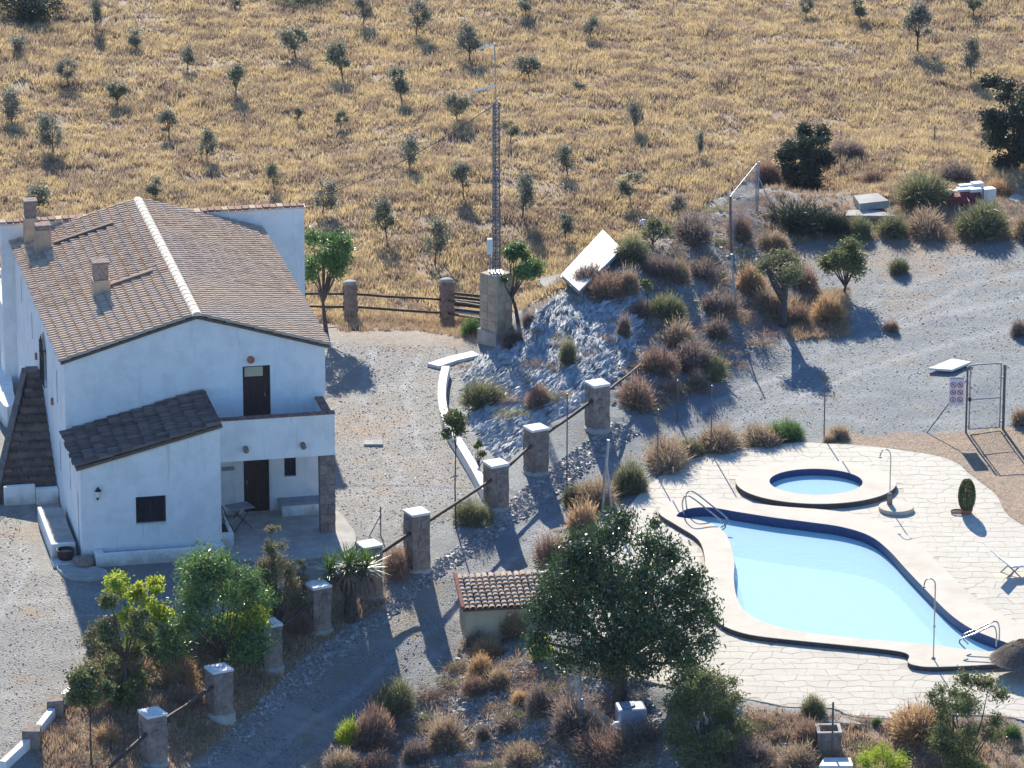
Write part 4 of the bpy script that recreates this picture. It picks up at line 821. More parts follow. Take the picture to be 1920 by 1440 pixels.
MB().lathe([(.07, 0), (.07, .02), (.03, .05)], 12).build('base', MAT['chrome'], t); MB().lathe([(.02, .03), (.06, 0)], 12, (-.33, 0, h-.27)).build('shower_head', MAT['chrome'], t); MB().box(-.04, .04, -.06, -.02, 1.0, 1.06).build('tap', MAT['chrome'], t)
t, h = pole('shower', (1668, 945), 102, .018, MAT['chrome'], .14, True, label='thin shower pipe on its own round base right of the round pool', cat='shower')
MB().lathe([(.56, -.13), (.56, -.01), (.54, .0), (.0, .0)], 32, (.2, -.2, 0)).build('round_base', MAT['coping'], t); MB().lathe([(.09, 0), (.09, .3), (.06, .36)], 12).build('pedestal', MAT['stone'], t); MB().lathe([(.02, .03), (.06, 0)], 12, (-.33, 0, h-.27)).build('shower_head', MAT['chrome'], t)
t, h = pole('parasol', (1920, 1275), 30, .03, MAT['darkwood'], 0, label='straw thatched parasol cut off by the right edge', cat='parasol')
t.location = un(1925, 1262)
par = MB(); t.scale = (1.05, 1.05, .9)
for k in range(1500):
    a = random.uniform(0, 2*math.pi); r1 = random.uniform(.95, 1.2); r0 = random.uniform(.0, .7); z = lambda r_: 1.05-.62*r_*r_*.8; t1 = .012
    n_ = (-math.sin(a)*t1, math.cos(a)*t1); j = random.uniform(-.01, .06); MAT_ = 0
    par.add([(r0*math.cos(a)-n_[0], r0*math.sin(a)-n_[1], z(r0)+j), (r0*math.cos(a)+n_[0], r0*math.sin(a)+n_[1], z(r0)+j), (r1*math.cos(a+.04), r1*math.sin(a+.04), z(r1)+j-.03)], [(0, 1, 2)])
MB().lathe([(1.05, .5), (.9, .62), (.5, .93), (.1, 1.04), (.02, 1.12)], 24).build('canopy', MAT['straw'], t); par.build('thatch', MAT['straw'], t, kind='stuff')
for k in range(8): a = k*math.pi/4; MB().tube([(0, 0, .95), (.98*math.cos(a), .98*math.sin(a), .46)], .015, 5).build('rib', MAT['darkwood'], t)
t = empty('sun_lounger', un(1922, 1075), .25, label='white plastic sun lounger at the right edge of the deck', cat='sun lounger')
MB().box(-.55, 1.2, -.32, .32, .32, .37).build('seat', MAT['white2'], t, bevel=.02)
for k in range(5): MB().box(-.5+k*.2, -.36+k*.2, -.3, .3, .372, .385).build('slat', MAT['white2'], t)
MB().add([(-.55, -.32, .36), (-.55, .32, .36), (-1.0, .32, .75), (-1.0, -.32, .75), (-.55, -.32, .32), (-.55, .32, .32), (-1.02, .32, .71), (-1.02, -.32, .71)], [(0, 1, 2, 3), (7, 6, 5, 4), (0, 4, 5, 1), (1, 5, 6, 2), (2, 6, 7, 3), (3, 7, 4, 0)]).build('backrest', MAT['white2'], t)
for s in (-1, 1):
    MB().tube([(-.7, s*.28, 0), (-.3, s*.28, .33)], .022, 6).build('leg', MAT['grey'], t); MB().tube([(-.25, s*.28, 0), (-.65, s*.28, .4)], .022, 6).build('leg', MAT['grey'], t); MB().tube([(1.0, s*.28, 0), (1.0, s*.28, .33)], .022, 6).build('leg', MAT['grey'], t)

# ============================================================ POOL FENCE, GATE, SIGN
fe = empty('pool_fence', gp(1333, 856), label='row of thin galvanised fence posts between the drive and the pool', cat='fence'); fo = np.array(fe.location)
for q, hpx in [((1063, 918), 178), ((1233, 897), 128), ((1333, 857), 128), ((1545, 826), 128), ((1270, 790), 75)]:
    g_ = gp(*q); h = up_m(tuple(g_), hpx); MB().tube([g_-fo+np.array([0, 0, -.1]), g_-fo+np.array([0, 0, h])], .022, 7).build('post', MAT['rust'], fe); MB().lathe([(.03, 0), (.02, .03)], 7, g_-fo+np.array([0, 0, h])).build('post_cap', MAT['steel'], fe)
def thinpost(q, hpx, label, r_=.028, dx=0, mat='rust', cat='post', brace=None):
    g_ = gp(*q); h = up_m(tuple(g_), hpx); t_ = empty('fence_post', g_, label=label, cat=cat)
    MB().tube([(0, 0, -.15), (dx/scale_at(g_), 0, h)], r_, 7).build('upright', MAT[mat], t_)
    if brace: MB().tube([(brace[0], brace[1], -.1), (dx/scale_at(g_)*.7, 0, h*.7)], r_*.8, 6).build('brace', MAT[mat], t_)
    return t_
thinpost((1128, 965), 140, 'steel post leaning out of the top of the large dark tree', .05, 12, 'steel', brace=(.35, -.1))
thinpost((714, 1005), 55, 'short braced steel stake near the pillar with the yucca', .02, 0, brace=(-.42, -.1))
thinpost((1382, 600), 120, 'angled steel post among dry bushes on the rocky bank', .03, -12, 'steel', brace=(-.3, -.2))
thinpost((1372, 490), 120, 'tall leaning post near the top of the rocky bank', .035, -4, 'rust')
thinpost((1420, 400), 98, 'wire fence post beside the round dark tree', .03, 2, 'steel', brace=(.7, 0))
thinpost((1575, 312), 38, 'short post in the dry grass right of the round dark tree', .025)
thinpost((1752, 272), 36, 'short post in the dry grass below the right field edge', .025)
thinpost((1245, 700), 90, 'thin stake rising from bushes on the right of the rock face', .02)
thinpost((1560, 1425), 108, 'rusty post in front of the square stone trough', .03)
thinpost((1785, 1450), 110, 'dark post in front of the olive bush at the bottom right', .03)
thinpost((1316, 1435), 80, 'faint thin post before the big grey green shrub', .018)
def netting(corners, label, nst=16, **k):
    """chain link: a panel of crossing wires between corners a(bottom-left) b(bottom-right) c(top-right) d(top-left)"""
    a, b_, c_, d_ = [np.array(p) for p in corners]; t_ = empty('wire_netting', a, label=label, cat='wire fence'); mb = MB()
    f = lambda u, v: (a*(1-u)+b_*u)*(1-v)+(d_*(1-u)+c_*u)*v-a
    for i in range(-nst, nst+1):
        for s in (0, 1):
            u0, u1 = i/nst, i/nst+1; v0, v1 = 0, 1
            if u0 < 0: v0 = -u0; u0 = 0
            if u1 > 1: v1 = 1-(u1-1); u1 = 1
            if v1-v0 < .02: continue
            A, B = (v0, v1) if not s else (1-v0, 1-v1); mb.tube([f(u0, A), f(u1, B)], .004, 3, False)
    mb.build('wire_mesh', MAT['steel'], t_, kind='stuff'); 
    for P in ([f(0, 0), f(0, 1)], [f(1, 0), f(1, 1)]): MB().tube(P, .025, 7).build('post', MAT['steel'], t_)
    MB().tube([f(0, 1), f(1, 1)], .01, 5).build('top_wire', MAT['steel'], t_)
    return t_
g1 = gp(1065, 1335); g2 = gp(1088, 1380); netting([g1, g2, g2+[0, 0, up_m(tuple(g2), 130)], g1+[0, 0, up_m(tuple(g1), 160)]], 'wire netting panel standing below the large dark tree', 14)
g3 = gp(1150, 1385); netting([g2+[.05, 0, 0], g3, g3+[0, 0, .5], g2+[.05, 0, 1.1]], 'sagging low netting beside the pale water tank', 18)
g1 = gp(1368, 480); g2 = gp(1418, 400); netting([g1+[0, .4, 0], g2+[0, .3, 0], g2+[0, .3, up_m(tuple(g2), 90)], g1+[0, .4, up_m(tuple(g1), 100)]], 'wire netting climbing the top of the bank by the leaning posts', 20)
# gate
gl = gp(1811, 812); gr = gp(1880, 806); gate = empty('garden_gate', gl, math.atan2(gr[1]-gl[1], gr[0]-gl[0]), label='steel framed garden gate between two posts beyond the pool', cat='gate'); gw_ = float(np.hypot(*(gr-gl)[:2])); gh = up_m(tuple(gl), 124)
for x in (0, gw_): MB().tube([(x, 0, -.1), (x, 0, gh)], .035, 8).build('post', MAT['rust'], gate)
lf = empty('gate_leaf', (0, 0, 0)); lf.parent = gate
MB().tube(curve([(.1, 0, .12), (.1, 0, gh*.5), (.1, 0, gh-.06), (.16, 0, gh+.04), (gw_/2, 0, gh+.05), (gw_-.18, 0, gh+.04), (gw_-.11, 0, gh-.06), (gw_-.11, 0, gh*.5), (gw_-.11, 0, .12)], 4), .026, 8).build('gate_frame', MAT['steel'], lf, True)
for z in (.12, gh*.5): MB().tube([(.1, 0, z), (gw_-.11, 0, z)], .022, 8).build('crossbar', MAT['steel'], lf)
MB().box(.06, .14, -.05, .05, gh*.48, gh*.54).build('lock', MAT['blackmetal'], lf)
for z in (.3, gh*.8): MB().box(gw_-.12, gw_-.02, -.02, .02, z, z+.05).build('hinge', MAT['steel'], gate)
MB().tube([(gw_+.05, .02, -.1), (gw_+.05, .02, gh-.02)], .02, 6).build('post', MAT['steel'], gate)
wm = MB()
for i in range(-14, 15):
    for s in (0, 1):
        for (x, z, x2, z2) in [(.12+i*.16*.5, .14, .12+i*.16*.5+gh, .14+gh)]:
            x0_, x1_ = max(x, .12), min(x2, gw_-.13)
            if x1_-x0_ < .05: continue
            za, zb = .14+(x0_-x), .14+(x1_-x)
            if za > gh: continue
            if zb > gh: x1_ -= zb-gh; zb = gh
            A = (x0_, 0, za); B = (x1_, 0, zb)
            if s: A = (.12+gw_-.13-A[0], 0, A[2]); B = (.12+gw_-.13-B[0], 0, B[2])
            wm.tube([A, B], .0025, 3, False)
wm.build('wire_mesh', MAT['steel'], lf, kind='stuff')
ba = gp(1738, 812)-gl; bt = MB().tube([tuple(ba), (-.02, 0, gh*.8)], .02, 6).build('diagonal_brace', MAT['rust'], gate); bt.rotation_euler = (0, 0, -gate.rotation_euler.z)
# pool rules sign hung by the gate
s0 = vpt((1779, 760), gl[1]-.05); sw = 28/scale_at(s0); shh = 56/scale_at(s0); sg = empty('rules_sign', s0, 0, label='pale lilac board with six round red pictograms left of the gate', cat='sign')
MB().box(0, sw, -.012, 0, 0, shh).build('board', MAT['paper'], sg)
MB().box(.02, sw-.02, -.016, -.0125, shh-.06, shh-.03).build('heading', MAT['grey'], sg)
for j in range(3):
    for i in range(2):
        cx, cz = sw*(.27+.46*i), shh*(.72-.26*j); rm = MB(); n = 20; V = []; F = []
        for k in range(n):
            a = 2*math.pi*k/n
            for r_ in (.098, .072): V += [(cx+r_*math.cos(a), -.0165, cz+r_*math.sin(a))]
        for k in range(n): F.append((2*k, 2*((k+1) % n), 2*((k+1) % n)+1, 2*k+1))
        rm.add(V, F)
        if not (i == 0 and j == 2): a = -.785; rm.tube([(cx+.08*math.cos(a+math.pi), -.019, cz+.08*math.sin(a+math.pi)), (cx+.08*math.cos(a), -.019, cz+.08*math.sin(a))], .010, 4)
        rm.build('pictogram_ring', MAT['red'], sg)
        fg = MB()
        if (i, j) == (0, 0): fg.box(cx-.03, cx+.03, -.015, -.013, cz-.02, cz+.02).box(cx-.01, cx+.01, -.015, -.013, cz+.02, cz+.04)
        elif (i, j) == (0, 1): fg.box(cx-.045, cx+.03, -.015, -.013, cz-.01, cz+.015).box(cx-.04, cx-.025, -.015, -.013, cz-.04, cz-.01).box(cx+.01, cx+.025, -.015, -.013, cz-.04, cz-.01).box(cx+.03, cx+.05, -.015, -.013, cz+.0, cz+.03)
        elif (i, j) == (0, 2): fg.box(cx-.018, cx+.018, -.015, -.013, cz-.05, cz+.02).lathe([(.016, -.012), (.016, .012)], 8, (cx, -.014, cz+.04))
        elif (i, j) == (1, 2): fg.lathe([(.035, -.0005), (.035, .0005)], 10, (cx, -.0145, cz)).box(cx-.05, cx+.05, -.015, -.013, cz-.03, cz-.015)
        else: fg.box(cx-.035, cx+.035, -.015, -.013, cz-.012, cz+.012).box(cx-.012, cx+.012, -.015, -.013, cz-.035, cz+.035)
        fg.build('pictogram', MAT['blackmetal'], sg)

# ============================================================ PUMP HOUSE
A_ = gp(874, 1215); rz = R(9); ph_ = empty('pump_house', A_, rz, label='small cream hut with red tiled roof beside the large dark tree', cat='hut')
hh = up_m(tuple(A_), 74); Wd, Ld = 2.9, 1.35
MB().box(0, Wd, 0, Ld, -.5, hh).build('wall', MAT['creamwall'], ph_)
rs = empty('roof', (0, 0, 0)); rs.parent = ph_; e0 = hh+.0; e1 = hh+.50
slab('roof_deck', [(-.1, -.14, e0), (Wd+.1, -.14, e0), (Wd+.1, Ld+.1, e1), (-.1, Ld+.1, e1)], .07, MAT['tilebed'], rs)
V = [(-.1, 0, hh-.2), (-.1, Ld, hh-.2)]
MB().add([(.002, 0, hh), (.002, Ld, hh), (.002, Ld, hh+.44), (Wd-.002, 0, hh), (Wd-.002, Ld, hh), (Wd-.002, Ld, hh+.44)], [(0, 1, 2), (3, 5, 4), (1, 4, 5, 2), (0, 2, 5, 3)]).build('gable', MAT['creamwall'], ph_)
ll = math.hypot(Ld+.24, .50)
MAT['tilenew'] = M('pale roof tile', (.60, .46, .34), (.48, .30, .20), 2.2, .85, .006, 20, c3=(.66, .56, .44), s3=6, perobj=.2)
# tiles laid with their barrels along the slope, seen as ripples from the photograph
tiled(rs, (-.1, -.16, e0+.0), (1, 0, 0), (0, (Ld+.24)/ll, .50/ll), 16, 9, 3.1/16, (ll-.02)/9, MAT['tilenew'], .08, .26, 300)
for k in range(5): V0 = k*ll/5; y0_ = -.14+(Ld+.24)*k/5; z0_ = e0+.50*k/5; MB().add([(-.17, y0_, z0_+.02), (-.06, y0_, z0_+.02), (-.06, y0_+.32, z0_+.12), (-.17, y0_+.32, z0_+.12), (-.17, y0_, z0_+.12), (-.06, y0_, z0_+.12), (-.06, y0_+.32, z0_+.22), (-.17, y0_+.32, z0_+.22)], [(3, 2, 1, 0), (4, 5, 6, 7), (0, 1, 5, 4), (1, 2, 6, 5), (2, 3, 7, 6), (3, 0, 4, 7)]).build('verge_tile', MAT['terra'], rs)

# ============================================================ SMALL THINGS
def slabthing(name, px4, z, t_, mat, tilt=0, **k):
    c = gp(sum(p[0] for p in px4)/4, sum(p[1] for p in px4)/4); P = [un(q[0], q[1], c[2]+z) for q in px4]; n = 4
    V = [(p[0]-c[0], p[1]-c[1], z) for p in P]+[(p[0]-c[0], p[1]-c[1], z-t_) for p in P]
    o_ = MB().add(V, [(0, 1, 2, 3), (7, 6, 5, 4)]+[(i, (i+1) % 4, 4+(i+1) % 4, 4+i) for i in range(4)]).build(name, mat, None, bevel=.015, loc=c, **k)
    if tilt: o_.rotation_euler = (tilt, 0, 0)
    return o_
slabthing('white_board', [(1740, 690), (1785, 672), (1822, 678), (1785, 693)], .12, .08, MAT['white2'], label='white flat board lying on the gravel left of the gate', cat='board')
slabthing('manhole_cover', [(682, 833), (684, 825), (717, 824), (718, 833)], .10, .2, MAT['concrete'], label='pale square inspection cover in the gravel right of the porch', cat='inspection cover')
slabthing('concrete_slab', [(1612, 382), (1600, 366), (1645, 361), (1667, 376)], .30, .28, MAT['concrete'], label='pale concrete slab raised on blocks among bushes, upper of two', cat='slab')
slabthing('concrete_slab', [(1585, 404), (1590, 393), (1650, 394), (1682, 405)], .14, .14, MAT['concrete'], label='pale low concrete slab just below the raised one', cat='slab')
slabthing('concrete_slab', [(1890, 372), (1900, 360), (1918, 368), (1908, 380)], .22, .2, MAT['concrete'], label='small pale slab at the right edge by the brick stack', cat='slab')
slabthing('white_stone', [(1535, 1436), (1545, 1420), (1595, 1420), (1600, 1436)], .2, .2, MAT['white2'], label='white flat block at the bottom edge left of the bright green shrub', cat='block')
slabthing('white_stone', [(1535, 1352), (1550, 1340), (1600, 1350), (1620, 1358)], .06, .06, MAT['concrete'], label='broken pale kerb stones behind the stone trough', cat='stone')
# solar panels on the crest
def tiltpanel(px4, zs, label, cols, frame):
    P = [un(q[0], q[1], z) for q, z in zip(px4, zs)]; c = P[0].copy(); nrm = np.cross(P[1]-P[0], P[3]-P[0]); nrm /= np.linalg.norm(nrm)
    if nrm[2] < 0: nrm = -nrm
    t_ = empty('solar_panel', c, label=label, cat='panel')
    for i in range(cols):
        u0, u1 = i/cols+.008, (i+1)/cols-.008; f = lambda u, v: P[0]*(1-u)*(1-v)+P[1]*u*(1-v)+P[2]*u*v+P[3]*(1-u)*v-c
        q = [f(0, u0), f(1, u0), f(1, u1), f(0, u1)]; V = q+[p-nrm*.06 for p in q]
        MB().add(V, [(0, 1, 2, 3), (7, 6, 5, 4)]+[(k, (k+1) % 4, 4+(k+1) % 4, 4+k) for k in range(4)]).build('panel', MAT['white2'] if frame else MAT['concrete'], t_)
    q = [f(-.01, -.01), f(1.01, -.01), f(1.01, 1.01), f(-.01, 1.01)]; V = [p-nrm*.07 for p in q]+[p-nrm*.13 for p in q]
    MB().add(V, [(0, 1, 2, 3), (7, 6, 5, 4)]+[(k, (k+1) % 4, 4+(k+1) % 4, 4+k) for k in range(4)]).build('panel_back', MAT['steel'], t_)
    for u, v in ((.1, .1), (.9, .1), (.9, .9), (.1, .9)): p = f(u, v)-nrm*.1; MB().tube([tuple(p), (p[0], p[1], -1.5)], .03, 6).build('prop', MAT['steel'], t_)
    return t_
tiltpanel([(1052, 514), (1130, 430), (1166, 466), (1086, 545)], (2.55, 2.95, 3.0, 2.6), 'large bright white panel tilted up behind the rocky crest', 2, True)
tiltpanel([(1008, 522), (1050, 513), (1066, 540), (1030, 553)], (1.75, 2.15, 2.15, 1.8), 'flat pale grey slab below the bright white tilted panel', 1, False)
t = MB().lathe([(.16, 0), (.22, .12), (.12, .24), (.02, .27)], 10).build('plastic_bag', MAT['pink'], None, True, loc=gp(1207, 424), label='pale lilac bag lying in the field above the rocky bank', cat='bag')
# stacks by the right edge
def stack(q, nxs, nys, nzs, s, mat, label, name, piece, cat, rz=0.1):
    g_ = gp(*q); t_ = empty(name, g_, rz, label=label, cat=cat)
    for k in range(nzs):
        for j in range(nys):
            for i in range(nxs):
                if k == nzs-1 and random.random() < .25: continue
                MB().box(i*s[0]+.01, (i+1)*s[0]-.01, j*s[1]+.01, (j+1)*s[1]-.01, k*s[2], (k+1)*s[2]-.008, .006).build(piece, mat, t_)
    return t_
stack((1776, 386), 5, 2, 3, (.26, .28, .17), MAT['redbox'], 'dark red brick stack under white blocks at the right', 'brick_stack', 'brick', 'bricks', .05)
g_ = gp(1776, 386)
for i, (x, y, z, a, b_, h) in enumerate([(0, 0, .51, .42, .3, .06), (.38, .05, .51, .5, .36, .10), (.85, .0, .51, .45, .4, .12), (.5, .4, .56, .6, .3, .10), (1.0, .45, .1, .42, .35, .62), (1.4, .4, .0, .5, .4, .5)]):
    MB().box(0, a, 0, b_, 0, h, .01).build('white_block', MAT['white2'], None, bevel=.01, loc=g_+np.array([x, y, z]), rz=.05+.06*i, group='white blocks on the brick stack', cat='block',
        label=['thin white block on the left end of the dark red brick stack', 'white block second from the left on the brick stack', 'white block on the right end of the dark red bricks', 'white block lying across the back of the brick stack', 'tall white block standing just right of the brick stack', 'outermost white block right of the dark red brick stack'][i])
blob_ = MB().lathe([(.3, 0), (.36, .14), (.2, .3), (.05, .34)], 9).build('boulder', MAT['concrete'], None, False, loc=gp(1880, 318), label='grey boulder heap below the tall dark tree at the right edge', cat='boulder')
g_ = gp(1553, 1402); t = empty('stone_trough', g_, .05, label='square grey stone trough standing in the bottom right bed', cat='trough'); s_ = 1/scale_at(g_); w_ = .33; h_ = .55
MB().box(-w_, w_, -w_, -w_+.06, -.1, h_).box(-w_, w_, w_-.06, w_, -.1, h_).box(-w_, -w_+.06, -w_+.06, w_-.06, -.1, h_).box(w_-.06, w_, -w_+.06, w_-.06, -.1, h_).build('trough_wall', MAT['stone'], t)
MB().box(-w_-.02, w_+.02, -w_-.02, -w_+.07, h_, h_+.04).box(-w_-.02, w_+.02, w_-.07, w_+.02, h_, h_+.04).box(-w_-.02, -w_+.07, -w_+.07, w_-.07, h_, h_+.04).box(w_-.07, w_+.02, -w_+.07, w_-.07, h_, h_+.04).build('rim', MAT['concrete'], t); MB().box(-w_+.06, w_-.06, -w_+.06, w_-.06, 0, .3).build('soil', MAT['blackmetal'], t)
g_ = gp(1183, 1358); t = empty('water_tank', g_, .15, label='pale blue grey water tank in the shade of the large tree', cat='water tank')
MB().box(-.42, .42, -.38, .38, -.2, .55).build('body', MAT['tank'], t, bevel=.08); MB().lathe([(.2, 0), (.2, .05), (.05, .07)], 16, (-.08, 0, .55)).build('lid', MAT['tank'], t)
MB().lathe([(.10, 0), (.16, .1), (.06, .2)], 9).build('white_rock', MAT['white2'], None, True, loc=g_+np.array([-.42, -.55, .05]), label='small white rock leaning on the front of the water tank', cat='rock')
t = empty('garden_hose', un(1798, 962), label='thin dark hose coiled on the deck beside the potted cypress', cat='hose')
MB().tube([(.24*math.cos(a)*(1+.04*a/6), .2*math.sin(a), .012+.004*a) for a in np.linspace(0, 19, 60)], .012, 5).build('coil', MAT['rust'], t)
# ============================================================ VEGETATION
def leaves(C, R_, n, size, seed, aspect=.45, hang=0.0, flat=.8):
    """n leaf quads gathered in lobes (centre, radius), thicker towards each lobe's skin"""
    rs = np.random.RandomState(seed); C = np.array(C, float); R_ = np.array(R_, float); w_ = R_**2; k = rs.choice(len(C), n, p=w_/w_.sum())
    d = rs.normal(size=(n, 3)); d /= np.linalg.norm(d, axis=1)[:, None]; rr = R_[k]*rs.uniform(0, 1, n)**.55*(1+.24*rs.normal(size=n))*(1+.5*vn(d[:, 0]*3+k*1.7, d[:, 2]*3+d[:, 1]*2, 80))
    P = C[k]+d*rr[:, None]*np.array([1, 1, flat])
    a = rs.normal(size=(n, 3)); a[:, 2] -= hang; a /= np.linalg.norm(a, axis=1)[:, None]; b_ = np.cross(a, rs.normal(size=(n, 3))); b_ /= np.linalg.norm(b_, axis=1)[:, None]
    s = size*rs.uniform(.6, 1.4, n)[:, None]
    V = np.stack([P-a*s, P+b_*s*aspect, P+a*s, P-b_*s*aspect], 1).reshape(-1, 3); return V, np.arange(4*n).reshape(-1, 4)
def lobes(n, rx, ry, rz, zc, lr, seed, bottom=-.6):
    rs = np.random.RandomState(seed); C = []; 
    while len(C) < n:
        d = rs.normal(size=3); d /= np.linalg.norm(d)
        if d[2] < bottom: continue
        q = rs.uniform(.35, .95)**.6; C.append((d[0]*rx*q, d[1]*ry*q, zc+d[2]*rz*q))
    return C, [lr*rs.uniform(.6, 1.3) for _ in C]
def shaped(kind, n, seed, r=.3):
    rs = np.random.RandomState(seed); out = []
    for i in range(n):
        z = rs.uniform(.08, .95); env = {'cone': (1-z)**.7*.75+.06, 'dome': math.sqrt(max(0, 1-(z*1.02)**2.4))*.8+.05, 'vase': .25+.6*math.sin(min(1, z*1.25)*math.pi*.62)}[kind]
        a = rs.uniform(0, 6.283); q = env*rs.uniform(.2, 1)**.5; out.append((q*math.cos(a), q*math.sin(a), z, r*rs.uniform(.55, 1.15)*(.6 if kind == 'cone' and z > .7 else 1)))
    return out
def limbs(C, h0, r0, seed, lean=(0, 0), nmax=14):
    rs = random.Random(seed); mb = MB(); top = (lean[0], lean[1], h0)
    mb.tube([(0, 0, -.15), (lean[0]*.4+rs.uniform(-.03, .03), lean[1]*.4, h0*.5), top], [r0*1.25, r0, r0*.75], 8)
    for c in C[:nmax]:
        m_ = ((top[0]+c[0])/2+rs.uniform(-.1, .1), (top[1]+c[1])/2+rs.uniform(-.1, .1), (top[2]*.45+c[2]*.55)); mb.tube([(top[0], top[1], top[2]-.05), m_, c], [r0*.6, r0*.35, r0*.12], 5)
    return mb
def tree(name, q, hpx, wpx, leaf, seed, n, size, label, cat='tree', trunk=.35, r0=.06, nl=14, lr=.28, bark='bark', group=None, hang=0, bottom=-.6, dx=0, flat=.85, aspect=.45, z=None, lobe=None):
    g_ = gp(*q) if z is None else un(*q, z); s = scale_at(g_); h = up_m(tuple(g_), hpx); wd = wpx/s/2
    t_ = empty(name, g_, random.uniform(0, .4), label=label, cat=cat); 
    if group: t_['group'] = group
    zc = h*(trunk+(1-trunk)*.5); rz_ = h*(1-trunk)*.5
    if lobe: C = [(a*wd, b_*wd, c*h) for a, b_, c, r_ in lobe]; Rr = [r_*wd for a, b_, c, r_ in lobe]
    else: C, Rr = lobes(nl, wd*(1-lr), wd*(1-lr), rz_*(1-lr*.8), zc, wd*lr*1.15, seed, bottom)
    limbs(C, max(h*trunk, .1), r0, seed, (dx/s, 0)).build('trunk', MAT[bark], t_)
    V, Fc = leaves(C, Rr, n, size, seed, hang=hang, flat=flat, aspect=aspect); link('crown', np_mesh('crown', V, Fc, MAT[leaf]), t_)
    return t_
# --- young olive trees of the field: prototypes, copied with their trunks and crowns
OL = []
for k in range(12):
    C, Rr = lobes(8+(k*5) % 7, .5+.06*(k % 3-1), .5, .58+.05*(k % 3), 1.08, .29+.03*(k % 3), 100+k, -.9); _l = random.uniform(-.22, .22); C = [(c[0]+_l*c[2], c[1], c[2]) for c in C]; tm = limbs(C, .55, .035, k, (_l*.6, 0), 9).mesh('trunk', MAT['bark'])
    V, Fc = leaves(C, Rr, 1500, .062, 200+k, flat=.9); OL.append((tm, np_mesh('crown', V, Fc, MAT['olive' if k % 2 else 'olive2'])))
OT = [(38, 62, 102, 46), (128, 105, 158, 48), (220, 145, 203, 56), (100, 208, 292, 62), (22, 160, 238, 60), (318, 200, 264, 52), (352, 82, 132, 42), (258, 50, 97, 42), (443, 120, 180, 46), (388, 243, 307, 48), (555, 40, 112, 52), (643, 75, 152, 62),
      (755, 118, 194, 52), (780, -5, 70, 54), (880, 38, 120, 60), (993, 95, 154, 52), (985, -12, 30, 42), (1107, 28, 77, 38), (855, 163, 232, 48), (768, 245, 320, 48), (638, 205, 247, 36), (557, 198, 235, 22), (957, 218, 268, 36), (870, 298, 372, 50),
      (1065, 270, 332, 46), (980, 315, 410, 58), (1182, 315, 385, 46), (605, 330, 405, 58), (725, 368, 454, 56), (815, 412, 498, 58), (1190, 188, 252, 36), (1060, 392, 455, 50), (1720, -5, 98, 72), (1820, 60, 152, 50), (1615, -8, 42, 46), (1825, -12, 32, 42),
      (60, 345, 405, 66), (295, 328, 378, 46), (513, 305, 362, 34), (178, -10, 60, 46), (682, -12, 52, 44), (1085, 148, 170, 30), (1272, 362, 412, 40), (1312, 240, 300, 24), (1510, -8, 36, 34), (440, -12, 12, 36)]
BANDS = [(75, 'along the top edge of the field'), (135, 'in the row level with the upper antenna'), (200, 'in the row level with the lower antenna'), (256, 'in the row level with the mast top'), (312, 'in the row level with the mast middle'), (364, 'in the row just above the house ridge'), (700, 'in the nearest row behind the house')]
ORD = ['leftmost', 'second', 'third', 'fourth', 'fifth', 'sixth', 'seventh', 'eighth', 'ninth', 'tenth', 'eleventh', 'twelfth']
byb = {}
for o_ in OT: byb.setdefault(next(i for i, b_ in enumerate(BANDS) if o_[2] < b_[0]), []).append(o_)
for bi, lst in byb.items():
    lst.sort()
    for k, (x, ty, by, wpx) in enumerate(lst):
        tm, cm = OL[(x*7+by) % 12]; g_ = gp(x, by); s = scale_at(g_); h = up_m(tuple(g_), by-ty); wd = wpx/s
        lab = f"young olive tree, {ORD[k]}{' from the left' if k else ''} {BANDS[bi][1]}"
        t_ = empty('olive_tree', g_-np.array([0, 0, .03]), random.uniform(0, 6), label=lab, cat='olive tree', group='young olive trees in the dry field'); q_ = random.uniform(.88, 1.15); t_.scale = (wd*q_/1.4, wd/q_/1.4, h/1.85)
        link('trunk', tm, t_); link('crown', cm, t_)
# --- single trees
tree('olive_tree', (50, 34), 44, 175, 'darkbush', 301, 5000, .07, 'dark tree mass at the top left corner of the field', 'tree', .08, .07, 16, .32, bottom=-.3)
tree('dark_bush', (570, 8), 22, 180, 'olive', 302, 3500, .06, 'wide low dark shrub at the top edge of the field', 'bush', .08, .05, 14, .3, bottom=-.2)
tree('round_tree', (1507, 358), 114, 122, 'darkbush', 303, 18000, .06, 'round dark evergreen tree behind the right gravel plateau', 'tree', .08, .07, 26, .27, bottom=-.8, lobe=shaped('vase', 44, 9, 0.3))
tree('dark_tree', (1905, 320), 172, 165, 'darkbush', 304, 20000, .07, 'tall dark tree cut off by the right edge', 'tree', .12, .10, 24, .30, lobe=shaped('vase', 40, 10, 0.27))
tree('almond_tree', (612, 622), 205, 135, 'green', 305, 8500, .06, 'bright green open tree beside the white rear wall and fence', 'tree', .28, .07, 16, .27, bark='deadwood', dx=-6, bottom=-.7)
tree('almond_tree', (972, 602), 152, 104, 'green', 306, 5200, .06, 'green open tree just right of the mast plinth', 'tree', .3, .06, 12, .27, bark='deadwood', dx=-12)
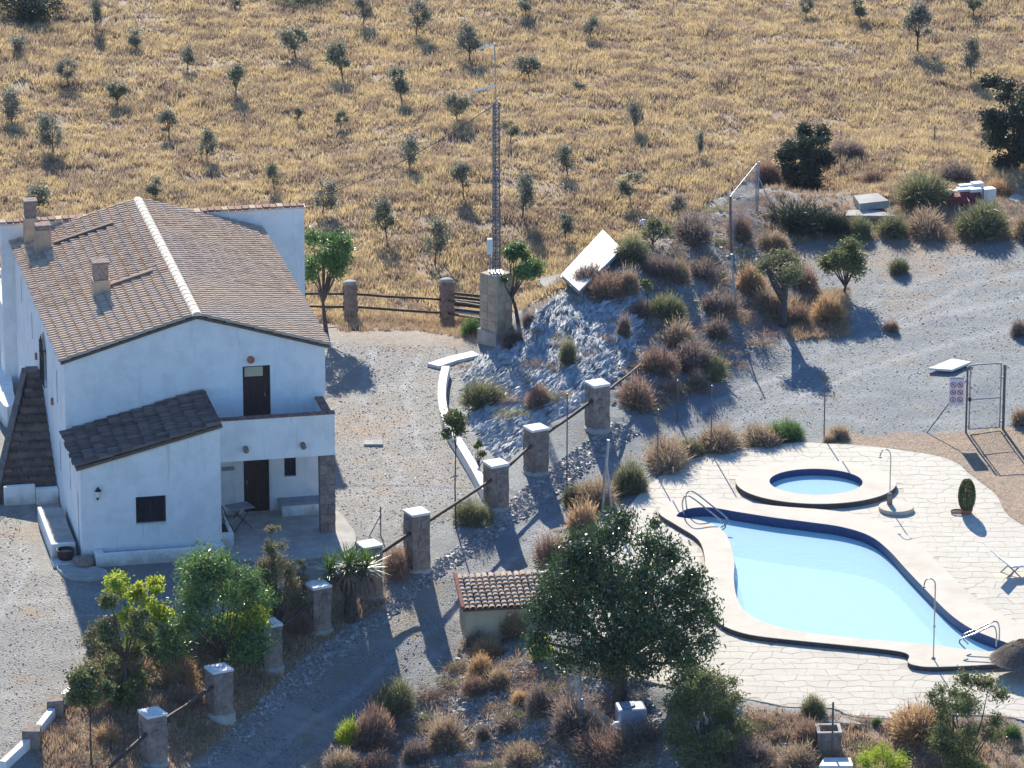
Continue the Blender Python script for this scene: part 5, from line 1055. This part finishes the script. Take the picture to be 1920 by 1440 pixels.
BL = [(-.1, 0, .86, .26), (-.35, .05, .80, .24), (-.62, 0, .66, .24), (-.75, -.05, .52, .20), (-.80, 0, .38, .17), (-.5, -.2, .5, .28), (-.2, -.3, .62, .30), (.15, -.2, .66, .28), (.35, .1, .78, .20), (.55, .1, .72, .17), (.72, 0, .60, .18), (.85, 0, .44, .16), (.8, -.1, .28, .17), (.62, -.2, .20, .19), (.45, -.2, .34, .2), (.2, -.35, .45, .28), (-.1, -.4, .40, .28), (-.4, -.3, .34, .24), (-.55, 0, .26, .18), (0, .3, .60, .3), (.3, .35, .5, .26), (-.3, .35, .55, .28), (.02, 0, .94, .17), (-.48, 0, .78, .15), (.5, 0, .52, .2), (-.15, -.2, .28, .22), (.92, 0, .36, .11), (.3, -.1, .93, .08), (.62, -.15, .42, .24), (.7, .1, .5, .2), (.4, -.3, .28, .22), (.66, -.1, .12, .13), (0, -.4, .5, .34), (-.66, .1, .50, .24), (.1, -.3, .24, .2), (.5, .2, .66, .2), (-.3, 0, .7, .26)]
tree('large_tree', (1160, 1318), 362, 410, 'bigleaf', 307, 42000, .07, 'large dark spreading tree between the pump house and the pool', 'tree', .22, .17, bark='bark', lobe=BL, hang=.8, aspect=.36)
tree('pruned_tree', (1468, 612), 152, 125, 'drygrn', 308, 6000, .05, 'pruned grey tree with thick forked trunk on the gravel plateau', 'tree', .48, .13, 12, .3, bark='deadwood', dx=4, bottom=-.5)
pt_ = bpy.data.objects['pruned_tree']; s = scale_at(pt_.location)
MB().tube([(0, 0, 1.0), (-.30, 0, 1.5), (-.55, 0, 2.0), (-.75, 0, 2.25)], [.14, .12, .09, .07], 8).tube([(0, 0, 1.0), (.12, .1, 1.7), (.20, 0, 2.25)], [.14, .11, .09], 8).build('limb', MAT['deadwood'], pt_, True)
tree('sage_bush', (1585, 552), 104, 112, 'yolive', 309, 8000, .05, 'loose grey green small tree at the left edge of the gravel plateau', 'tree', .15, .05, 14, .28)
tree('oleander', (418, 1256), 222, 262, 'green', 310, 24000, .065, 'dense bright green shrub with pale leaf tips below the annex', 'bush', .12, .06, 34, .23, aspect=.3, bottom=-.8, lobe=shaped('dome', 46, 1, 0.27))
tree('conifer', (520, 1195), 218, 128, 'conif', 311, 13000, .05, 'olive brown cypress like shrub right of the dense green shrub', 'tree', .06, .06, 22, .26, aspect=.25, lobe=shaped('cone', 34, 2, 0.36))
tree('conifer', (566, 1165), 118, 78, 'conif', 331, 5000, .05, 'smaller dull conifer shrub just left of the yucca', 'tree', .06, .06, 10, .3, aspect=.25, lobe=shaped('cone', 22, 3, 0.38))
tree('yellow_shrub', (262, 1222), 152, 130, 'lime', 312, 7000, .06, 'yellow green sunlit shrub in front of the annex shadow', 'bush', .1, .04, 14, .26, lobe=shaped('vase', 24, 4, 0.3))
tree('small_tree', (236, 1325), 205, 138, 'yolive', 313, 8500, .06, 'dark trunked olive green tree left of the dense green shrub', 'tree', .42, .07, 16, .27, bark='bark', lobe=shaped('vase', 24, 11, 0.28))
tree('brown_shrub', (200, 1275), 118, 110, 'conif', 332, 5000, .05, 'dull brown green shrub at the edge of the gravel yard', 'bush', .08, .04, 12, .3, lobe=shaped('dome', 22, 5, 0.32))
tree('lollipop_tree', (172, 1438), 192, 108, 'yolive', 314, 6000, .06, 'small round headed tree on a thin stem at the lower left', 'tree', .52, .025, 12, .32)
tree('young_shrub', (466, 1248), 128, 108, 'lime', 315, 3600, .06, 'small bright lime green shrub behind the fence rail', 'bush', .38, .03, 10, .28)
tree('staked_tree', (855, 990), 222, 72, 'yolive', 316, 3200, .055, 'slender staked young tree with a thin bare stem in the yard', 'tree', .68, .022, 9, .34)
tree('slim_shrub', (898, 880), 62, 34, 'yolive', 333, 900, .05, 'small upright green shrub behind the curved white wall', 'bush', .1, .03, 6, .34)
tree('grey_shrub', (1322, 1425), 172, 215, 'yolive', 317, 20000, .055, 'big loose grey green shrub below the pool deck', 'bush', .1, .06, 28, .24, bottom=-.5, aspect=.3, lobe=shaped('dome', 50, 6, 0.24))
tree('olive_bush', (1815, 1455), 180, 185, 'yolive', 318, 14000, .055, 'spreading olive bush at the bottom right corner', 'olive tree', .12, .06, 22, .25, bottom=-.5, aspect=.3, lobe=shaped('vase', 34, 7, 0.24))
tree('green_shrub', (1650, 1475), 85, 120, 'lime', 319, 4500, .05, 'bright yellow green shrub cut by the bottom edge', 'bush', .06, .04, 18, .27, aspect=.2)
tree('lime_sapling', (1213, 600), 78, 40, 'yolive', 334, 500, .05, 'thin yellow leaved sapling on the rocky crest', 'tree', .55, .02, 6, .34)
tree('green_bush', (1225, 462), 48, 90, 'drygrn', 335, 2200, .05, 'fresh green weedy bush on the crest under the lilac bag', 'bush', .05, .03, 12, .3, bottom=-.2)
# potted cypress on the deck
g_ = un(1812, 962, .01); t = empty('potted_cypress', g_, label='small dark clipped cypress in a pot on the pool deck', cat='cypress')
MB().lathe([(.17, 0), (.21, .14), (.18, .14)], 16).build('pot', MAT['terra'], t); MB().tube([(0, 0, .1), (0, 0, .8)], .03, 6).build('trunk', MAT['bark'], t)
rs_ = np.random.RandomState(5); n_ = 7000; zz = rs_.uniform(.10, 1.12, n_); rr_c = .27*np.sin(np.clip((zz-.02)/1.14, 0, 1)*math.pi)**.45*rs_.uniform(.75, 1.05, n_); aa = rs_.uniform(0, 6.283, n_); Pc = np.stack([rr_c*np.cos(aa), rr_c*np.sin(aa), zz], -1)
ax_ = rs_.normal(size=(n_, 3))+np.array([0, 0, 1.5]); ax_ /= np.linalg.norm(ax_, axis=1)[:, None]; bx_ = np.cross(ax_, rs_.normal(size=(n_, 3))); bx_ /= np.linalg.norm(bx_, axis=1)[:, None]; V = np.stack([Pc-ax_*.03, Pc+bx_*.012, Pc+ax_*.03, Pc-bx_*.012], 1).reshape(-1, 3); link('crown', np_mesh('crown', V, np.arange(4*n_).reshape(-1, 4), MAT['yolive']), t)
# yucca
g_ = gp(655, 1165); t = empty('yucca', g_, label='spiky yucca with a skirt of dry brown leaves beside the fence', cat='yucca'); s = scale_at(g_); t.scale = (1.35, 1.35, 1.35)
MB().tube([(0, 0, -.1), (.05, 0, .8), (0, 0, 1.3)], [.14, .12, .1], 8).tube([(.02, 0, .7), (.35, .1, 1.2)], [.1, .08], 8).tube([(0, 0, .6), (-.38, 0, 1.15)], [.1, .08], 8).build('trunk', MAT['bark'], t)
def blades(heads, n, l, w_, droop, seed, lo, hi):
    rs = random.Random(seed); V = []; F = []
    for h_ in heads:
        for _ in range(n):
            az = rs.uniform(0, 6.283); el = rs.uniform(lo, hi); L_ = l*rs.uniform(.7, 1.1); p = np.array(h_, float); sd = np.array([-math.sin(az), math.cos(az), 0])*w_; pts = []
            for k in range(4):
                e = el-droop*k*rs.uniform(.6, 1.2); pts.append(p.copy()); p = p+np.array([math.cos(az)*math.cos(e), math.sin(az)*math.cos(e), math.sin(e)])*L_/3
            b0 = len(V)
            for k, q in enumerate(pts): ww = (.7, 1, .7, .08)[k]; V += [q-sd*ww, q+sd*ww]
            for k in range(3): F.append((b0+2*k, b0+2*k+1, b0+2*k+3, b0+2*k+2))
    return np.array(V), np.array(F)
HD = [(0, 0, 1.32), (.38, .1, 1.22), (-.42, 0, 1.18), (.15, .3, 1.15)]
V, Fc = blades(HD, 85, .62, .018, .12, 3, -.25, 1.45); link('crown', np_mesh('crown', V, Fc, MAT['yucca']), t)
V, Fc = blades([(a, b_, c-.12) for a, b_, c in HD], 110, .62, .02, .35, 4, -1.3, -.2); link('dry_skirt', np_mesh('dry_skirt', V, Fc, MAT['dryred']), t)
# --- dry cushion bushes: spiky domes
def dome(seed, n=6500, upright=.0):
    rs = np.random.RandomState(seed); d = rs.normal(size=(n, 3)); d[:, 2] = np.abs(d[:, 2])*1.0+.02+upright*rs.rand(n); d /= np.linalg.norm(d, axis=1)[:, None]
    sub = rs.randint(0, 5, n); off = np.array([(0, 0, 0)]+[(rs.uniform(-.5, .5), rs.uniform(-.45, .45), 0) for _ in range(4)]); sz = np.array([.78]+[rs.uniform(.38, .66) for _ in range(4)])
    lump = sz[sub]*(1+.5*(vn(d[:, 0]*2.2+seed, d[:, 1]*2.2, 50)+.5*vn(d[:, 0]*5, d[:, 1]*5+seed, 51))); r1 = lump*rs.uniform(.6, 1.08, n)+.08*np.abs(rs.normal(size=n))*(rs.rand(n) < .12); r0 = r1*rs.uniform(.45, .93, n)
    j = rs.normal(size=(n, 3))*.26; a = d*r0[:, None]+j*.45*sz[sub][:, None]; e = (d+j); e = e/np.linalg.norm(e, axis=1)[:, None]**.8*r1[:, None]; sd = np.cross(d, rs.normal(size=(n, 3))); sd /= np.linalg.norm(sd, axis=1)[:, None]; w_ = rs.uniform(.008, .022, n)[:, None]
    V = np.stack([a-sd*w_, a+sd*w_, e], 1)*np.array([1.12, 1.12, 1.2])+off[sub][:, None, :]; V = V.reshape(-1, 3); V[:, 2] = np.maximum(V[:, 2], -.08); return V, np.arange(3*n).reshape(-1, 3)
DM = {}
for kind in ('dry', 'dryred', 'dryor', 'drypur', 'drygrn', 'green', 'darkbush', 'lime'):
    for k in range(5): V, Fc = dome(400+k, 5200, .4 if kind in ('dryor', 'drygrn') else 0); DM[kind, k] = np_mesh('twigs', V, Fc, MAT[kind])
BU = [  # px, base py, width px, height px, kind, where
 (1252, 888, 98, 64, 'dry', 'big tan round {} at the pool deck edge left of the fence post'), (1180, 930, 78, 66, 'drygrn', 'greenish tan {} left of the big tan round one at the deck edge'), (1118, 960, 92, 62, 'dry', 'tan {} behind the leaning steel post'), (1080, 950, 50, 42, 'drygrn', 'dark green {} beside the drive left of the leaning steel post'),
 (1092, 1005, 74, 68, 'dryor', 'bright orange tan {} above the large dark tree'), (1038, 1060, 66, 60, 'dryred', 'pinkish {} at the left side of the large dark tree'), (1350, 855, 96, 54, 'dry', 'tan {} at the deck edge behind the second fence post'), (1425, 838, 80, 44, 'dry', 'low tan {} between the long tan one and the green one at the deck edge'),
 (1474, 832, 66, 46, 'green', 'fresh green round {} at the far deck edge'), (1575, 826, 48, 30, 'dry', 'small tan {} right of the middle fence post'), (1290, 862, 52, 42, 'drygrn', 'green {} tucked behind the big tan round one'),
 (700, 1408, 88, 82, 'dryred', 'large brown {} at the bottom beside the bright green one'), (745, 1352, 82, 72, 'drygrn', 'green topped dark {} at the top of the lower cluster'), (778, 1430, 52, 44, 'drypur', 'small dark {} between two large ones at the bottom'), (835, 1415, 86, 72, 'dry', 'broad rounded {} at the bottom centre left'),
 (640, 1455, 64, 48, 'dry', 'tan {} at the bottom edge left of the green one'), (655, 1402, 52, 50, 'lime', 'bright green {} at the lower edge of the drive'), (712, 1450, 60, 40, 'dryred', 'reddish {} cut by the bottom edge'), (903, 1275, 50, 46, 'dryor', 'orange tan {} just below the pump house wall'), (935, 1295, 54, 48, 'dry', 'tan {} second below the pump house wall'),
 (915, 1240, 60, 46, 'dryor', 'pale tan {} against the pump house wall'), (962, 1200, 62, 56, 'dryor', 'tan {} at the right end of the pump house wall'), (895, 1225, 56, 40, 'drypur', 'dark {} at the foot of the pump house corner'), (970, 1450, 72, 52, 'dry', 'tan {} at the bottom edge left of centre'), (1080, 1395, 120, 78, 'drypur', 'wide dark {} under the wire netting'),
 (1130, 1445, 120, 66, 'dryred', 'wide brown {} at the bottom edge centre'), (1010, 1345, 60, 50, 'drypur', 'grey brown {} in the middle of the lower bank'), (952, 1375, 32, 28, 'drypur', 'tiny grey {} on the lower bank'), (890, 1312, 46, 40, 'dryred', 'reddish {} on the upper left of the lower bank'), (905, 1390, 36, 30, 'drypur', 'tiny brown {} right of the broad rounded one'),
 (743, 1085, 60, 58, 'dryred', 'reddish {} between the yucca pillar and the tall pillar'), (1018, 1240, 44, 50, 'lime', 'small grassy green {} at the left foot of the large dark tree'), (975, 1330, 44, 30, 'dryor', 'small orange {} on the lower bank'), (1200, 1420, 90, 60, 'drypur', 'dark {} just below the water tank'), (1150, 1290, 70, 50, 'drypur', 'dark {} in the deep shade under the large tree'),
 (885, 990, 66, 50, 'drygrn', 'pale green {} by the staked young tree'), (775, 1000, 40, 28, 'drygrn', 'low green {} right of the tall pillar in the yard'), (255, 1290, 60, 50, 'dryor', 'tan {} under the small dark trunked tree'), (330, 1290, 70, 60, 'dryor', 'straw coloured {} under the dense green shrub'), (200, 1400, 60, 40, 'dryor', 'orange {} in the lower left bed near the thin stem'), (345, 1330, 60, 40, 'dryred', 'reddish {} in the bed behind the fence rail'), (450, 1225, 50, 40, 'drygrn', 'green {} under the lime shrub'), (560, 1190, 60, 50, 'dryred', 'reddish {} left of the yucca pillar'),
 (1140, 570, 66, 58, 'dryred', 'brown {} on the crest below the bright panel'), (1180, 565, 52, 54, 'dry', 'tan {} on the crest right of the brown one below the panel'), (1235, 525, 62, 48, 'drypur', 'dark {} on the crest right of the bright panel'), (1275, 534, 48, 48, 'dry', 'rounded tan {} on the crest centre'), (1320, 530, 62, 46, 'drypur', 'dark rounded {} right of the rounded tan one on the crest'), (1250, 612, 62, 54, 'drygrn', 'green {} in the middle of the bank right of the rock face'), (1272, 660, 74, 54, 'dry', 'large tan {} in the middle of the bank'),
 (1235, 708, 62, 56, 'dryred', 'brown {} at the lower left of the bank cluster'), (1300, 705, 92, 60, 'drypur', 'wide dark {} in the lower bank cluster'), (1340, 718, 62, 48, 'drygrn', 'spiky green {} at the right end of the lower bank cluster'), (1198, 770, 70, 62, 'dryred', 'brown {} above the top pillar of the fence'), (1308, 735, 46, 36, 'drypur', 'small {} at the foot of the bank cluster'), (1262, 742, 36, 26, 'dry', 'tiny tan {} at the foot of the bank cluster'),
 (1408, 560, 64, 58, 'dryor', 'tan {} just right of the angled steel post'), (1440, 592, 66, 50, 'dry', 'tan {} left of the forked trunk'), (1448, 478, 54, 48, 'dry', 'pale tan {} behind the crown of the pruned tree'), (1385, 455, 64, 62, 'dryred', 'reddish {} at the base of the leaning post'), (1300, 458, 82, 58, 'drypur', 'dark {} along the top of the bank'), (1188, 500, 72, 50, 'drygrn', 'dark green {} against the right end of the bright panel'),
 (1108, 548, 60, 50, 'drypur', 'dark {} overlapping the foot of the bright panel'), (962, 655, 42, 42, 'drypur', 'small brown {} at the left edge of the rock face'), (1065, 695, 46, 52, 'drygrn', 'green {} growing in the middle of the rock face'), (905, 775, 74, 56, 'drygrn', 'yellow green {} at the foot of the rock face'), (1012, 768, 52, 46, 'dryred', 'brown {} low on the rock face'), (990, 615, 30, 30, 'drypur', 'tiny {} at the top left of the rock face'), (1350, 595, 64, 50, 'drypur', 'dark {} below the angled steel post'), (1345, 640, 60, 40, 'drypur', 'low dark {} at the right side of the bank'),
 (1505, 545, 62, 50, 'dryred', 'reddish {} right of the pruned tree crown'), (1555, 612, 72, 58, 'dryor', 'golden {} right of the forked trunk'), (1500, 612, 50, 40, 'dryred', 'rusty {} at the foot of the forked trunk'), (1203, 602, 40, 38, 'drypur', 'grey {} at the right edge of the rock face'), (1170, 640, 34, 50, 'drypur', 'upright grey {} within the rock face right part'),
 (1500, 446, 112, 62, 'darkbush', 'long dark {} left of the two concrete slabs'), (1568, 448, 62, 48, 'darkbush', 'dark {} right end of the dark clump by the slabs'), (1728, 398, 112, 72, 'drygrn', 'large green topped {} between slabs and bricks'), (1610, 446, 50, 40, 'drygrn', 'small green {} below the low concrete slab'), (1675, 450, 72, 46, 'drygrn', 'green brown {} at the far gravel edge'), (1738, 446, 82, 54, 'dry', 'tan {} at the far gravel edge below the large green one'),
 (1850, 455, 114, 74, 'drygrn', 'large green {} below the brick stack'), (1925, 452, 60, 52, 'dry', 'tan {} at the right edge beyond the gravel'), (1800, 345, 64, 46, 'drypur', 'dark {} above the brick stack'), (1640, 352, 64, 40, 'dryred', 'reddish {} behind the raised slab'), (1880, 370, 60, 40, 'dryor', 'orange {} right of the white blocks'), (1440, 350, 60, 50, 'dryred', 'reddish {} left of the round dark tree'),
 (1685, 518, 42, 34, 'drygrn', 'small green {} on the gravel plateau'), (1915, 632, 34, 36, 'drypur', 'small {} at the right edge of the plateau'), (1915, 800, 46, 36, 'dry', 'tan {} at the right edge beside the gate'), (1672, 625, 26, 26, 'dryred', 'tiny reddish {} on the plateau gravel'),
 (1525, 1352, 54, 42, 'drygrn', 'tan green {} at the deck edge above the stone trough'), (1725, 1408, 124, 76, 'dryor', 'large orange {} at the lower right deck edge'), (1515, 1405, 62, 50, 'dryred', 'reddish {} left of the stone trough'), (1500, 1455, 92, 52, 'dry', 'pale {} at the bottom edge below the stone trough'), (1405, 1440, 80, 50, 'drypur', 'grey {} right of the big grey green shrub'), (1645, 1362, 22, 14, 'green', 'tiny green {} at the deck edge'), (1898, 1392, 36, 30, 'green', 'small dark green {} at the deck edge at far right'), (1590, 300, 60, 36, 'drypur', 'low {} in the grass right of the round dark tree'), (1860, 270, 60, 40, 'drypur', 'dark {} left of the tall dark tree'), (1555, 770+60, 24, 16, 'dry', 'tiny {} at the pool bed edge'), (885, 630, 50, 34, 'green', 'dark green {} at the foot of the mast plinth')]
for k, (x, y, wpx, hpx, kind, lab) in enumerate(BU):
    g_ = gp(x, y); s = scale_at(g_); wd = wpx/s/2*1.22; h = up_m(tuple(g_), hpx*.95); o_ = link('dry_bush' if kind.startswith('dry') else 'green_bush', DM[kind, k % 5], None, g_+np.array([0, wd*.55, 0]), random.uniform(0, 6), label=lab.format('bush'), cat='bush', group='cushion bushes on the banks and verges')
    p2 = g_+np.array([0, wd*.55, 0]); o_.location.z = float(H(np.array([p2[0]]), np.array([p2[1]]))[0]) if not (inpoly(np.array([p2[0]]), np.array([p2[1]]), DECK)[0]) else -.03
    o_.scale = (wd, wd*.9, h*1.05)

# low scrub that merges between the bushes
SP = np.concatenate([scatter(330, [(1080, 545), (1180, 455), (1300, 420), (1440, 350), (1500, 440), (1500, 560), (1440, 650), (1330, 750), (1200, 790), (1180, 700), (1215, 580)], (1050, 340, 1520, 800)), scatter(170, [(860, 1230), (1080, 1240), (1200, 1300), (1240, 1450), (640, 1450), (760, 1320)], (640, 1220, 1250, 1460)),
    scatter(70, [(1440, 400), (1940, 400), (1940, 455), (1600, 455), (1440, 470)], (1440, 380, 1940, 475)), scatter(60, [(1560, 300), (1940, 300), (1940, 400), (1600, 380)], (1560, 280, 1940, 400)), scatter(90, BEDPX, (60, 1080, 740, 1500)), scatter(40, ROCKPX, (850, 500, 1230, 890)), scatter(60, [(1340, 1340), (1940, 1350), (1940, 1450), (1340, 1450)], (1340, 1330, 1940, 1460))])
for q_, kd in enumerate(('drypur', 'dryred', 'dry', 'drygrn')):
    sub = SP[q_::4]; VV = []; FF = []; nn = 0
    for p in sub:
        V, Fc = dome(int(RS.randint(1, 9999)), 420, .2); sc_ = RS.uniform(.18, .58); VV.append((V*np.array([1.3, 1.1, .9])*sc_*np.array([1, 1, .8]))+p); FF.append(Fc+nn); nn += len(V)
    link('low_scrub', np_mesh('low_scrub', np.concatenate(VV), np.concatenate(FF), MAT[kd]), kind='stuff', label='low dry scrub merging between the bushes on the banks')
# ============================================================ HAZE
m = bpy.data.materials.new('thin summer haze'); m.use_nodes = True; nt = m.node_tree; nt.nodes.clear()
out = nt.nodes.new('ShaderNodeOutputMaterial'); pv = nt.nodes.new('ShaderNodeVolumePrincipled'); pv.inputs['Density'].default_value = 0.00006; pv.inputs['Color'].default_value = (.62, .74, 1, 1); pv.inputs['Anisotropy'].default_value = .2
nt.links.new(pv.outputs[0], out.inputs['Volume'])
MB().box(-760, 760, -340, 760, -9, 60).build('haze', m, None, kind='stuff')
